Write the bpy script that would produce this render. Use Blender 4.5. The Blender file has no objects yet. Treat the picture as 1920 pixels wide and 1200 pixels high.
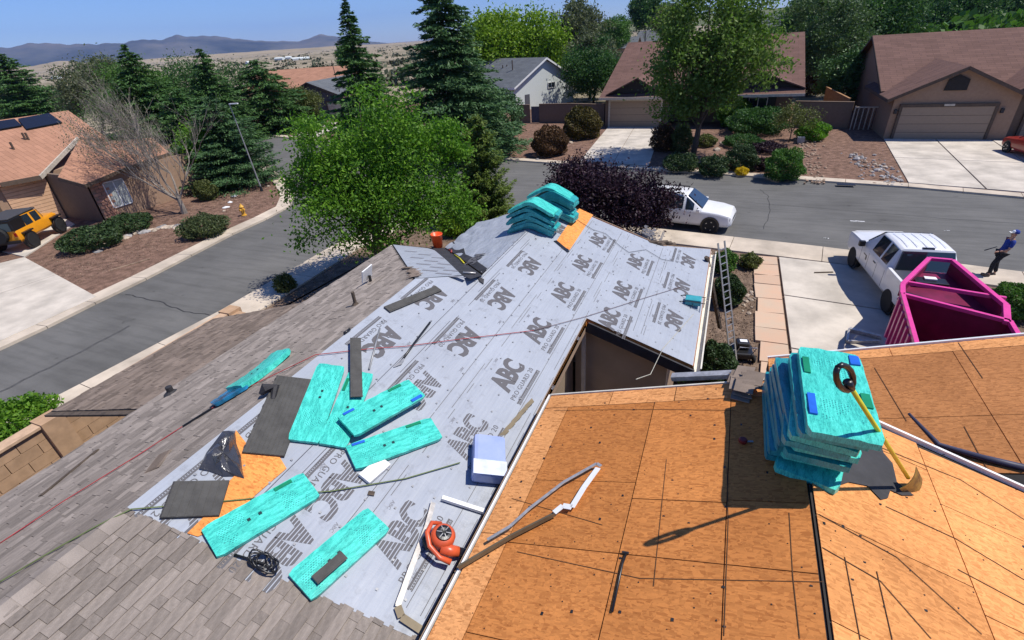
import bpy, bmesh, math, random
import numpy as np
from mathutils import Vector, Matrix
random.seed(7)
S = bpy.context.scene
C = S.collection
R = math.radians
# ------------------------------------------------------------------ camera, sky, sun, exposure
CAMZ = 8.8
AZ, PITCH, ROLL, FPX = R(24.4), R(30.36), R(4.29), 915.0
def _v(x, y, z): return Vector((x, y, z))
FW = _v(-math.sin(AZ)*math.cos(PITCH), math.cos(AZ)*math.cos(PITCH), -math.sin(PITCH))
U0 = _v(-math.sin(AZ)*math.sin(PITCH), math.cos(AZ)*math.sin(PITCH), math.cos(PITCH))
R0 = _v(math.cos(AZ), math.sin(AZ), 0)
RT = math.cos(ROLL)*R0 - math.sin(ROLL)*U0
UP = math.cos(ROLL)*U0 + math.sin(ROLL)*R0
cam = bpy.data.objects.new('camera', bpy.data.cameras.new('camera'))
C.objects.link(cam)
cam.data.sensor_width = 36; cam.data.lens = FPX/1920*36
cam.data.clip_start = 0.05; cam.data.clip_end = 40000
cam.matrix_world = Matrix((( RT.x, UP.x, -FW.x, 0), (RT.y, UP.y, -FW.y, 0), (RT.z, UP.z, -FW.z, CAMZ), (0, 0, 0, 1)))
S.camera = cam
W = bpy.data.worlds.new('World'); S.world = W; W.use_nodes = True
wn = W.node_tree; bg = wn.nodes['Background']
sky = wn.nodes.new('ShaderNodeTexSky'); sky.sky_type = 'NISHITA'; sky.sun_disc = False
SUNV = _v(0.54, 0.16, 1.0).normalized()
sky.sun_elevation = math.asin(SUNV.z); sky.sun_rotation = math.atan2(SUNV.x, SUNV.y)
sky.altitude = 200; sky.air_density = 1.0; sky.dust_density = 0.15; sky.ozone_density = 4.0
tint = wn.nodes.new('ShaderNodeMix'); tint.data_type = 'RGBA'; tint.blend_type = 'MULTIPLY'; tint.inputs[0].default_value = 1; tint.inputs[7].default_value = (.88, 1.10, 1.66, 1)
wn.links.new(sky.outputs[0], tint.inputs[6]); wn.links.new(tint.outputs[2], bg.inputs[0]); bg.inputs[1].default_value = 0.074
sun = bpy.data.objects.new('sun', bpy.data.lights.new('sun', 'SUN')); C.objects.link(sun)
sun.data.energy = 4.8; sun.data.angle = R(0.53); sun.data.color = (1.0, 0.95, 0.87)
sun.rotation_euler = (-SUNV).to_track_quat('-Z', 'Y').to_euler()
S.view_settings.view_transform = 'Standard'; S.view_settings.look = 'None'
S.view_settings.exposure = 0.16; S.view_settings.gamma = 1; S.view_settings.use_curve_mapping = False
S.render.engine = 'CYCLES'

# ------------------------------------------------------------------ surveying helpers: photo point -> point on a real plane
def ray(px, py): return (px-960)/FPX*RT + (600-py)/FPX*UP + FW
def G(px, py, z=0.0):                         # point of the horizontal plane at height z
    q = ray(px, py); return q*((z-CAMZ)/q.z) + _v(0, 0, CAMZ)
def PL(px, py, z0, sx, sy=0.0):               # point of the plane Z = z0 + sx*X + sy*Y
    q = ray(px, py); t = (z0-CAMZ)/(q.z - sx*q.x - sy*q.y); return q*t + _v(0, 0, CAMZ)
def height(base, px, py):                     # height over base seen at that point
    q = ray(px, py); return CAMZ + q.z*math.hypot(base.x, base.y)/math.hypot(q.x, q.y)
def proj(P):
    P = P-_v(0, 0, CAMZ); d = P.dot(FW); return 960+FPX*P.dot(RT)/d, 600-FPX*P.dot(UP)/d, d

# ------------------------------------------------------------------ object helpers
def tag(o, label=None, cat=None, group=None, kind=None):
    if label: o['label'] = label
    if cat: o['category'] = cat
    if group: o['group'] = group
    if kind: o['kind'] = kind
    return o
def empty(name, loc, label, cat, group=None, rz=0):
    o = bpy.data.objects.new(name, None); C.objects.link(o); o.location = loc; o.rotation_euler.z = rz
    o.empty_display_size = 0.2
    return tag(o, label, cat, group)
def link(name, me, parent=None, mat=None):
    o = bpy.data.objects.new(name, me); C.objects.link(o)
    if mat is not None and len(me.materials) == 0: me.materials.append(mat)
    if parent is not None: o.parent = parent
    return o
class MB:
    def __init__(s): s.v = []; s.f = []
    def quad(s, a, b, c, d):
        n = len(s.v); s.v += [a, b, c, d]; s.f.append((n, n+1, n+2, n+3)); return s
    def box(s, x0, x1, y0, y1, z0, z1):
        n = len(s.v)
        s.v += [(x, y, z) for z in (z0, z1) for x, y in ((x0, y0), (x1, y0), (x1, y1), (x0, y1))]
        s.f += [tuple(n+i for i in q) for q in ((0, 3, 2, 1), (4, 5, 6, 7), (0, 1, 5, 4), (1, 2, 6, 5), (2, 3, 7, 6), (3, 0, 4, 7))]
        return s
    def obox(s, c, ax, ay, az):               # centre and three half vectors
        c, ax, ay, az = map(Vector, (c, ax, ay, az)); n = len(s.v)
        s.v += [tuple(c+i*ax+j*ay+k*az) for k in (-1, 1) for i, j in ((-1, -1), (1, -1), (1, 1), (-1, 1))]
        s.f += [tuple(n+i for i in q) for q in ((0, 3, 2, 1), (4, 5, 6, 7), (0, 1, 5, 4), (1, 2, 6, 5), (2, 3, 7, 6), (3, 0, 4, 7))]
        return s
    def bar(s, a, b, w, h, up=(0, 0, 1)):
        a, b, up = Vector(a), Vector(b), Vector(up); d = (b-a)
        sx = d.cross(up).normalized(); u = sx.cross(d).normalized()
        return s.obox((a+b)/2, d/2, sx*w/2, u*h/2)
    def slab(s, top, th, down=(0, 0, -1)):    # polygon given from above, thickened downwards
        n = len(s.v); m = len(top); dn = Vector(down)*th
        s.v += [tuple(Vector(p)) for p in top] + [tuple(Vector(p)+dn) for p in top]
        s.f.append(tuple(range(n, n+m))); s.f.append(tuple(range(n+2*m-1, n+m-1, -1)))
        for i in range(m):
            j = (i+1) % m; s.f.append((n+i, n+m+i, n+m+j, n+j))
        return s
    def tube(s, pts, rad, sides=6, cap=True):
        pts = [Vector(p) for p in pts]; m = len(pts)
        if not hasattr(rad, '__len__'): rad = [rad]*m
        n = len(s.v); prev = None
        for i, p in enumerate(pts):
            d = (pts[min(i+1, m-1)]-pts[max(i-1, 0)])
            d = d.normalized() if d.length > 1e-9 else _v(0, 0, 1)
            if prev is None:
                a = d.cross(_v(0, 0, 1)); a = a if a.length > 1e-3 else d.cross(_v(1, 0, 0))
            else:
                a = prev - d*prev.dot(d)
                if a.length < 1e-6: a = d.cross(_v(1, 0, 0))
            a.normalize(); prev = a; b = d.cross(a)
            for k in range(sides):
                t = 2*math.pi*k/sides; s.v.append(tuple(p+rad[i]*(math.cos(t)*a+math.sin(t)*b)))
        for i in range(m-1):
            for k in range(sides):
                k2 = (k+1) % sides
                s.f.append((n+i*sides+k, n+(i+1)*sides+k, n+(i+1)*sides+k2, n+i*sides+k2))
        if cap:
            s.f.append(tuple(n+k for k in range(sides))); s.f.append(tuple(n+(m-1)*sides+k for k in reversed(range(sides))))
        return s
    def lathe(s, prof, c=(0, 0, 0), axis='z', sides=16):
        n = len(s.v); c = Vector(c)
        for r, h in prof:
            for k in range(sides):
                t = 2*math.pi*k/sides; a, b = r*math.cos(t), r*math.sin(t)
                s.v.append(tuple(c+Vector((a, b, h) if axis == 'z' else ((a, h, b) if axis == 'y' else (h, a, b)))))
        for i in range(len(prof)-1):
            for k in range(sides):
                k2 = (k+1) % sides; s.f.append((n+i*sides+k, n+i*sides+k2, n+(i+1)*sides+k2, n+(i+1)*sides+k))
        s.f.append(tuple(n+k for k in reversed(range(sides)))); s.f.append(tuple(n+(len(prof)-1)*sides+k for k in range(sides)))
        return s
    def build(s, name, mat, parent=None, bevel=0, smooth=False, seg=2):
        me = bpy.data.meshes.new(name); me.from_pydata([tuple(v) for v in s.v], [], s.f); me.update()
        bm = bmesh.new(); bm.from_mesh(me); bmesh.ops.recalc_face_normals(bm, faces=bm.faces)
        if bevel: bmesh.ops.bevel(bm, geom=[e for e in bm.edges if e.is_manifold and e.calc_face_angle(0) > 0.5], offset=bevel, segments=seg, affect='EDGES', profile=0.6)
        bm.to_mesh(me); bm.free()
        if smooth: me.shade_smooth()
        return link(name, me, parent, mat)
def sheet(name, pts, mat, th, parent=None, kind=None):
    o = MB().slab(pts, th).build(name, mat, parent)
    if kind: o['kind'] = kind
    return o
def frame(o, p, n, d):                        # stand o on p with local z along n and local x along d
    n = Vector(n).normalized(); d = Vector(d); d = (d-n*d.dot(n)).normalized(); y = n.cross(d)
    o.matrix_world = Matrix(((d.x, y.x, n.x, p[0]), (d.y, y.y, n.y, p[1]), (d.z, y.z, n.z, p[2]), (0, 0, 0, 1)))
    return o

# ------------------------------------------------------------------ materials
MATS = {}
def nodes(name):
    m = bpy.data.materials.new(name); m.use_nodes = True; nt = m.node_tree
    b = nt.nodes['Principled BSDF']; return m, nt, b
def N(nt, t, **k):
    n = nt.nodes.new(t)
    for a, v in k.items(): setattr(n, a, v)
    return n
def noise(nt, co, scale, detail=5, rough=.6):
    n = N(nt, 'ShaderNodeTexNoise'); n.inputs['Scale'].default_value = scale; n.inputs['Detail'].default_value = detail
    n.inputs['Roughness'].default_value = rough; nt.links.new(co, n.inputs['Vector']); return n.outputs['Fac']
def ramp(nt, fac, stops):
    r = N(nt, 'ShaderNodeValToRGB'); e = r.color_ramp.elements
    while len(e) < len(stops): e.new(0.5)
    for x, (p, c) in zip(e, stops): x.position = p; x.color = (*c, 1) if len(c) == 3 else c
    nt.links.new(fac, r.inputs['Fac']); return r.outputs['Color']
def mix(nt, fac, a, b, mode='MIX'):
    m = N(nt, 'ShaderNodeMix', data_type='RGBA', blend_type=mode)
    for s, v in ((m.inputs[0], fac), (m.inputs[6], a), (m.inputs[7], b)):
        if isinstance(v, (int, float)): s.default_value = v
        elif isinstance(v, tuple): s.default_value = (*v, 1) if len(v) == 3 else v
        else: nt.links.new(v, s)
    return m.outputs[2]
def mth(nt, op, a, b=0.0):
    m = N(nt, 'ShaderNodeMath', operation=op)
    for s, v in ((m.inputs[0], a), (m.inputs[1], b)):
        if isinstance(v, (int, float)): s.default_value = v
        else: nt.links.new(v, s)
    return m.outputs[0]
def bump(nt, b, h, st=.3, dist=.02):
    n = N(nt, 'ShaderNodeBump'); n.inputs['Strength'].default_value = st; n.inputs['Distance'].default_value = dist
    nt.links.new(h, n.inputs['Height']); nt.links.new(n.outputs[0], b.inputs['Normal'])
def coords(nt, scale=(1, 1, 1), rot=(0, 0, 0), kind='Object'):
    t = N(nt, 'ShaderNodeTexCoord'); m = N(nt, 'ShaderNodeMapping')
    m.inputs['Scale'].default_value = scale; m.inputs['Rotation'].default_value = rot
    nt.links.new(t.outputs[kind], m.inputs['Vector']); return m.outputs[0]
def mat(name, c, var=.18, scale=6, rough=.7, metal=0, bst=0, bscale=60, bdist=.01, spec=.4, fine=0, island=0, objr=0, c2=None, lo=.35, hi=.65):
    if name in MATS: return MATS[name]
    m, nt, b = nodes(name); co = coords(nt)
    f = noise(nt, co, scale)
    dk = c2 if c2 else tuple(x*(1-var) for x in c)
    lt = c if c2 else tuple(min(1, x*(1+var*.6)) for x in c)
    col = ramp(nt, f, [(lo, dk), (hi, lt)])
    if fine:
        f2 = noise(nt, co, bscale, 2); col = mix(nt, fine, col, ramp(nt, f2, [(.3, (.25, .25, .25)), (.7, (1, 1, 1))]), 'MULTIPLY')
    if island:
        g = N(nt, 'ShaderNodeNewGeometry'); col = mix(nt, 1.0, col, ramp(nt, g.outputs['Random Per Island'], [(0, (1-island,)*3), (1, (1+island*.2,)*3)]), 'MULTIPLY')
    if objr:
        g = N(nt, 'ShaderNodeObjectInfo'); col = mix(nt, 1.0, col, ramp(nt, g.outputs['Random'], [(0, (1-objr,)*3), (1, (1, 1, 1))]), 'MULTIPLY')
    nt.links.new(col, b.inputs['Base Color']); b.inputs['Roughness'].default_value = rough
    b.inputs['Metallic'].default_value = metal; b.inputs['Specular IOR Level'].default_value = spec
    if bst: bump(nt, b, noise(nt, co, bscale, 4), bst, bdist)
    MATS[name] = m; return m
def leafmat(name, c, c2, rough=.55, trans=.3):
    if name in MATS: return MATS[name]
    m, nt, b = nodes(name); co = coords(nt)
    g = N(nt, 'ShaderNodeNewGeometry')
    col = mix(nt, g.outputs['Random Per Island'], c, c2)
    col = mix(nt, .6, col, ramp(nt, noise(nt, co, 1.1, 3), [(.3, (.55, .6, .6)), (.7, (1.15, 1.1, 1))]), 'MULTIPLY')
    nt.links.new(col, b.inputs['Base Color']); b.inputs['Roughness'].default_value = rough; b.inputs['Specular IOR Level'].default_value = .25
    tr = N(nt, 'ShaderNodeBsdfTranslucent'); nt.links.new(mix(nt, .5, col, (c[0]*1.6, c[1]*1.8, c[2]*.6)), tr.inputs[0])
    ms = N(nt, 'ShaderNodeMixShader'); ms.inputs[0].default_value = trans
    nt.links.new(b.outputs[0], ms.inputs[1]); nt.links.new(tr.outputs[0], ms.inputs[2])
    nt.links.new(ms.outputs[0], nt.nodes['Material Output'].inputs[0]); MATS[name] = m; return m
def osb(name, c, c2, dark=.4):
    m, nt, b = nodes(name); co = coords(nt)
    sel = N(nt, 'ShaderNodeTexVoronoi'); sel.inputs['Scale'].default_value = 22; nt.links.new(coords(nt, (1, .6, 1), (0, 0, .4)), sel.inputs['Vector'])
    sp0 = N(nt, 'ShaderNodeSeparateColor'); nt.links.new(sel.outputs['Color'], sp0.inputs[0]); cols = []
    for i, rz in enumerate((.35, 1.15, -.5, 1.9)):
        v = N(nt, 'ShaderNodeTexVoronoi'); v.inputs['Scale'].default_value = 1.0
        nt.links.new(coords(nt, (16, 60, 1), (0, 0, rz)), v.inputs['Vector']); sp = N(nt, 'ShaderNodeSeparateColor'); nt.links.new(v.outputs['Color'], sp.inputs[0]); cols.append(sp.outputs[0])
    a = cols[0]
    for i, th in enumerate((.3, .55, .78)):
        k = mth(nt, 'GREATER_THAN', sp0.outputs[0], th); inv = mth(nt, 'SUBTRACT', 1.0, k)
        a = mth(nt, 'ADD', mth(nt, 'MULTIPLY', a, inv), mth(nt, 'MULTIPLY', cols[i+1], k))
    big = noise(nt, co, 1.1, 7, .7)
    col = ramp(nt, a, [(.0, c2), (.35, c), (.9, tuple(min(1, x*1.22) for x in c))])
    col = mix(nt, .7, col, ramp(nt, big, [(.3, (.72, .66, .6)), (.7, (1.08, 1.06, 1.03))]), 'MULTIPLY')
    oi = N(nt, 'ShaderNodeObjectInfo'); col = mix(nt, 1.0, col, ramp(nt, oi.outputs['Random'], [(0, (.86, .84, .80)), (1, (1.06, 1.05, 1.04))]), 'MULTIPLY')
    mp = coords(nt, (9, 26, 1), (0, 0, .3)); sp = noise(nt, mp, 1.6, 8, .8)
    col = mix(nt, 1.0, col, ramp(nt, sp, [(.33, (dark, dark*.8, dark*.6)), (.42, (1, 1, 1))]), 'MULTIPLY')
    nt.links.new(col, b.inputs['Base Color']); b.inputs['Roughness'].default_value = .8; b.inputs['Specular IOR Level'].default_value = .2
    bump(nt, b, mth(nt, 'ADD', a, sp), .35, .004); MATS[name] = m; return m
def roofmat(name, c, rot=(0, 0, 0), bw=.45, rh=.16):
    m, nt, b = nodes(name); co = coords(nt, rot=rot)
    br = N(nt, 'ShaderNodeTexBrick'); br.inputs['Scale'].default_value = 1; br.inputs['Brick Width'].default_value = bw; br.inputs['Row Height'].default_value = rh
    br.inputs['Mortar Size'].default_value = .008; br.inputs['Bias'].default_value = -.2
    br.inputs['Color1'].default_value = (*c, 1); br.inputs['Color2'].default_value = (*[x*.78 for x in c], 1); br.inputs['Mortar'].default_value = (*[x*.4 for x in c], 1)
    nt.links.new(co, br.inputs['Vector'])
    col = mix(nt, .5, br.outputs[0], ramp(nt, noise(nt, coords(nt), 1.2, 5), [(.3, (.75, .75, .75)), (.7, (1.1, 1.1, 1.1))]), 'MULTIPLY')
    nt.links.new(col, b.inputs['Base Color']); b.inputs['Roughness'].default_value = .9; b.inputs['Specular IOR Level'].default_value = .15
    bump(nt, b, br.outputs['Fac'], -.4, .01); MATS[name] = m; return m
def glassmat(name, c=(.02, .03, .04)):
    m, nt, b = nodes(name); b.inputs['Base Color'].default_value = (*c, 1); b.inputs['Roughness'].default_value = .04
    b.inputs['Specular IOR Level'].default_value = .9; MATS[name] = m; return m
def paint(name, c, rough=.3, metal=0):
    m = mat(name, c, var=.05, scale=3, rough=rough, metal=metal, spec=.5)
    m.node_tree.nodes['Principled BSDF'].inputs['Coat Weight'].default_value = .4; return m

def asph():
    m, nt, b = nodes('asphalt'); co = coords(nt)
    col = ramp(nt, noise(nt, co, .22, 7, .65), [(.3, (.105, .102, .096)), (.5, (.135, .132, .125)), (.7, (.165, .16, .15))])
    col = mix(nt, 1.0, col, ramp(nt, noise(nt, coords(nt, (.35, 3, 1), (0, 0, -.13)), 1, 5, .6), [(.38, (.84, .84, .84)), (.55, (1, 1, 1))]), 'MULTIPLY')
    col = mix(nt, .5, col, ramp(nt, noise(nt, co, 60, 3), [(.35, (.55, .55, .55)), (.65, (1.2, 1.2, 1.2))]), 'MULTIPLY')
    col = mix(nt, 1.0, col, ramp(nt, noise(nt, co, .9, 3, .5), [(.24, (.55, .55, .55)), (.30, (1, 1, 1))]), 'MULTIPLY')
    nt.links.new(col, b.inputs['Base Color']); b.inputs['Roughness'].default_value = .9; b.inputs['Specular IOR Level'].default_value = .2
    bump(nt, b, noise(nt, co, 180, 3), .3, .004); return m
m_asph = asph()
m_conc = mat('concrete', (.56, .475, .375), var=.24, scale=.7, rough=.85, bst=.1, bscale=90, bdist=.003, fine=.12, objr=.08, spec=.2)
m_conc2 = mat('concrete_drive', (.57, .51, .43), var=.22, scale=.8, rough=.85, bst=.1, bscale=90, bdist=.003, fine=.12, objr=.08, spec=.2)
m_gravel = mat('red_gravel', (.27, .165, .12), var=.4, scale=3, rough=.95, bst=1, bscale=26, bdist=.05, fine=.6, spec=.1)
m_gravel2 = mat('brown_gravel', (.25, .175, .125), var=.4, scale=3, rough=.95, bst=1, bscale=30, bdist=.04, fine=.6, spec=.1)
m_under = None
m_osbA = osb('osb_deep', (.51, .20, .056), (.41, .146, .038))  # deeper brown tone for the left sheathing slope
m_osbB = osb('osb_pale', (.66, .30, .105), (.55, .235, .075), .6)  # paler tone for the right sheathing slope
m_osbC = osb('osb_dull', (.47, .205, .075), (.38, .155, .052))
m_osbE = osb('osb_edge_strip', (.72, .34, .13), (.52, .22, .075), .5)
m_osbO = osb('osb_bare', (.74, .30, .08), (.56, .2, .05), .5)
m_shing = mat('grey_shingle', (.41, .35, .30), var=.2, scale=2.5, rough=.95, bst=.5, bscale=220, bdist=.004, fine=.35, island=.34, objr=.34, spec=.1)
m_shing2 = mat('brown_grey_shingle', (.34, .265, .21), var=.2, scale=2.5, rough=.95, bst=.5, bscale=220, bdist=.004, fine=.35, island=.34, objr=.34, spec=.1)
m_dark = mat('dark_void', (.03, .027, .025), rough=.9)
m_white = mat('white_metal', (.78, .78, .76), var=.08, rough=.4)
m_cream = mat('cream_metal', (.68, .64, .54), var=.12, rough=.5)
m_grey = mat('grey_metal', (.32, .32, .32), var=.2, rough=.45, metal=.3)
m_alu = mat('bare_aluminium', (.55, .52, .48), var=.25, scale=14, rough=.38, metal=.5)
m_black = mat('black_plastic', (.012, .012, .013), rough=.35, spec=.5)
m_stucco = mat('tan_stucco', (.30, .21, .145), var=.1, scale=2, rough=.95, bst=.4, bscale=90, bdist=.005, spec=.1)
m_stuccoD = mat('brown_stucco', (.26, .20, .145), var=.1, scale=2, rough=.95, bst=.4, bscale=90, bdist=.005, spec=.1)
m_block = mat('tan_block', (.46, .30, .185), var=.15, scale=4, rough=.95, bst=.4, bscale=60, bdist=.005, objr=.12, spec=.1)
m_glass = glassmat('window_glass')
m_felt = mat('black_felt', (.035, .033, .035), var=.3, scale=5, rough=.7, bst=.3, bscale=12, bdist=.01)
m_bark = mat('bark', (.10, .075, .055), var=.4, scale=8, rough=.95, bst=.6, bscale=20, bdist=.03)
m_barkG = mat('grey_bark', (.25, .215, .18), var=.3, scale=8, rough=.95)
m_rock = mat('pale_rock', (.52, .42, .32), var=.35, scale=3, rough=.9, bst=.5, bscale=14, bdist=.03, objr=.3)
m_rockG = mat('grey_rock', (.34, .32, .31), var=.4, scale=3, rough=.9, bst=.5, bscale=14, bdist=.03, objr=.4)
m_rockB = mat('brown_rock', (.33, .23, .16), var=.4, scale=3, rough=.9, bst=.5, bscale=14, bdist=.03, objr=.4)
m_rubber = mat('tyre_rubber', (.018, .018, .018), rough=.85)
m_rim = mat('wheel_rim', (.5, .5, .52), rough=.3, metal=.8)
UNDER = (.355, .38, .42)
def undermat(name, wr):
    m, nt, b = nodes(name); co = coords(nt)
    f = noise(nt, co, .9, 4)
    col = ramp(nt, f, [(.3, tuple(x*.9 for x in UNDER)), (.7, tuple(x*1.05 for x in UNDER))])
    mp = coords(nt, (60, .35, 1)); g = noise(nt, mp, 1, 2)      # faint machine-direction streaks, X across the roll
    col = mix(nt, 1.0, col, ramp(nt, g, [(.35, (.93, .93, .94)), (.6, (1, 1, 1))]), 'MULTIPLY')
    sc = noise(nt, coords(nt, (3, 3, 1), (0, 0, .2)), 1.7, 8, .75)
    col = mix(nt, 1.0, col, ramp(nt, sc, [(.33, (.80, .79, .78)), (.45, (1, 1, 1))]), 'MULTIPLY')
    nt.links.new(col, b.inputs['Base Color']); b.inputs['Roughness'].default_value = .5; b.inputs['Specular IOR Level'].default_value = .3
    hgt = mth(nt, 'ADD', noise(nt, coords(nt, (2.2, .8, 1), (0, 0, .5)), 1.4, 3), mth(nt, 'MULTIPLY', noise(nt, coords(nt, (1.2, 7, 1), (0, 0, .25)), 1.3, 5, .6), .35))
    bump(nt, b, hgt, wr, .06); MATS[name] = m; return m
m_under = undermat('underlayment', .5)
m_underW = undermat('underlayment_wrinkled', 1.0)
def inkmat(name, stripes):
    m, nt, b = nodes(name); c = (.115, .11, .115)
    if stripes:
        t = N(nt, 'ShaderNodeTexCoord'); s = N(nt, 'ShaderNodeSeparateXYZ'); nt.links.new(t.outputs['Object'], s.inputs[0])
        f = mth(nt, 'FRACT', mth(nt, 'MULTIPLY', s.outputs[1], stripes))
        col = mix(nt, mth(nt, 'GREATER_THAN', f, .74), c, UNDER)
        nt.links.new(col, b.inputs['Base Color'])
    else: b.inputs['Base Color'].default_value = (*c, 1)
    b.inputs['Roughness'].default_value = .6; b.inputs['Specular IOR Level'].default_value = .2
    MATS[name] = m; return m
m_ink = inkmat('print_ink', 0); m_inkS = inkmat('print_ink_striped', 26)
m_inkL = mat('print_ink_light', (.22, .22, .24), rough=.6)
# ================================================================== terrain
def terrainmat():
    m, nt, b = nodes('dry_grassland'); co = coords(nt)
    c = ramp(nt, noise(nt, co, .006, 6, .6), [(.35, (.20, .17, .11)), (.5, (.33, .27, .19)), (.68, (.36, .31, .23))])
    d = ramp(nt, noise(nt, co, .05, 5, .7), [(.42, (.35, .4, .32)), (.52, (1, 1, 1))])
    c = mix(nt, .8, c, d, 'MULTIPLY'); nt.links.new(c, b.inputs['Base Color']); b.inputs['Roughness'].default_value = .95
    b.inputs['Specular IOR Level'].default_value = .1; return m
m_ground = terrainmat()
MB().quad((-16000, -3000, -.06), (9000, -3000, -.06), (9000, 16000, -.06), (-16000, 16000, -.06)).build('ground', m_ground)['kind'] = 'structure'
RN = [(-19.2, -12), (-18.4, 0), (-17.9, 6), (-17.6, 11), (-17.8, 18), (-17.2, 21.5), (-15, 23.7), (-11, 24.4), (-2.6, 23.7), (4.4, 22.9), (10.6, 21.9), (20, 20.3), (34, 18)]
RF = [(34, 28.6), (14.1, 31.9), (9.6, 33.1), (-2.1, 34.9), (-9.3, 35.9), (-15.5, 36.9), (-30, 40), (-45, 44.4), (-56, 47.5), (-80, 55)]
RL = [(-80, 46), (-56, 38.5), (-45, 34.6)]+[tuple(G(*q_))[:2] for q_ in ((500, 300), (512, 320), (540, 343), (553, 366), (545, 388), (500, 412), (437, 441), (360, 481), (275, 525), (180, 571), (90, 616), (0, 658))]+[(-22.6, 0), (-23.4, -12)]
MB().slab([(x, y, 0) for x, y in RN+RF+RL], .05).build('road', m_asph)['kind'] = 'structure'
def ribbon(line, w0, w1):                     # offset to the left of the direction of travel
    pts = [Vector((*p, 0)) for p in line]; out = []
    for i, p in enumerate(pts):
        d = (pts[min(i+1, len(pts)-1)]-pts[max(i-1, 0)]).normalized(); nrm = Vector((-d.y, d.x, 0))
        out.append((p+nrm*w0, p+nrm*w1))
    return out
def resample(line, step):
    out = [Vector((*line[0], 0))]
    for a, b in zip(line, line[1:]):
        a, b = Vector((*a, 0)), Vector((*b, 0)); n = max(1, round((b-a).length/step))
        out += [a+(b-a)*(i+1)/n for i in range(n)]
    return [(p.x, p.y) for p in out]
def walk(line, w0, w1, z, root, step=3.0, gap=.012):
    rb = ribbon(resample(line, step), w0, w1)
    for (a, b), (c, d) in zip(rb, rb[1:]):
        e = (c-a).normalized()*gap; f = (d-b).normalized()*gap
        MB().slab([tuple(p+_v(0, 0, z)) for p in (a+e, b+f, d-f, c-e)], .16).build('slab', m_conc, root)
sw = empty('sidewalk', (0, 0, 0), None, None); sw['kind'] = 'structure'
walk(RN[3:], -1.65, -.005, .12, sw)
walk(RN[:4], -1.65, -.005, .12, sw)
walk(list(reversed(RF)), .005, .75, .10, sw)
walk(RL, -1.0, -.005, .11, sw) if False else walk(list(reversed(RL)), .005, .92, .11, sw)
def yard(name, pts, z, m):
    o = MB().slab([(x, y, z) for x, y in pts], .2).build(name, m); o['kind'] = 'structure'; return o
rbN = [(q.x, q.y) for p, q in ribbon(RN, 0, -1.66)]
yard('garden_ground', [(-18, -12)]+[(x, y) for x, y in rbN if y < 26]+[(34, -12)], .05, m_gravel2)
rbF = [(q.x, q.y) for p, q in ribbon(list(reversed(RF)), 0, .76)]
yard('front_yard', rbF+[(60, 60), (-60, 75), (-80, 70)], .06, m_gravel)
rbL = [(q.x, q.y) for p, q in ribbon(list(reversed(RL)), 0, .93)]
yard('side_yard', rbL+[(-80, 40), (-80, -12)], .07, m_gravel)
def drive(name_pts, label, z=.13, m=None, nx=2, ny=3):
    a, b, c, d = [Vector((*p, z)) for p in name_pts]   # quad split into poured slabs
    r = empty('driveway', (0, 0, 0), None, None); r['kind'] = 'structure'
    for i in range(nx):
        for j in range(ny):
            def P(u, v): return a.lerp(b, u).lerp(d.lerp(c, u), v)
            e = .004; u0, u1, v0, v1 = i/nx+e, (i+1)/nx-e, j/ny+e*.6, (j+1)/ny-e*.6
            MB().slab([P(u0, v0), P(u1, v0), P(u1, v1), P(u0, v1)], .12).build('slab', m or m_conc2, r)
    return r
g = lambda x, y: tuple(G(x, y, .12))[:2]
drive([(2.62, 7.2), (8.7, 6.6), (9.0, 20.7), (2.62, 21.35)], 'ours', nx=2, ny=4)
drive([(-11.3, 52.2), (-6.0, 51.5), (-4.9, 36.2), (-10.2, 37.0)], 'h4', z=.11, nx=2, ny=3)
drive([(10.9, 46.5), (20.5, 46.2), (19.5, 31.6), (9.75, 33.9)], 'h5', z=.11, nx=3, ny=2)
drive([g(0, 640), g(182, 556), g(46, 482), g(-110, 520)], 'h1', z=.13, nx=1, ny=2)
drive([g(46, 482), g(140, 420), g(100, 395), g(-120, 440)], 'h1b', z=.131, nx=1, ny=1)
drive([(-47.5, 46), (-43, 45), (-46.5, 59.5), (-51, 60.5)], 'h2', z=.11, nx=1, ny=3)
# flagstone border beside our driveway
fs = empty('flagstone_path', (0, 0, 0), None, None); fs['kind'] = 'structure'
y = 21.3; rnd = random.Random(3)
m_flag = mat('pink_flagstone', (.62, .40, .27), var=.25, scale=1.4, rough=.85, bst=.2, bscale=20, bdist=.01, objr=.16, c2=(.56, .42, .30))
while y > 9.2:
    l = rnd.uniform(.7, 1.25); xa = 1.72+rnd.uniform(-.06, .05); k = rnd.uniform(-.12, .02)
    MB().slab([(xa, y-l+k, .135), (2.56, y-l+.02, .135), (2.56, y-.02, .135), (xa+rnd.uniform(-.06, .06), y-.02+k*.6, .135)], .1).build('flagstone', m_flag, fs, bevel=.01); y -= l
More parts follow.
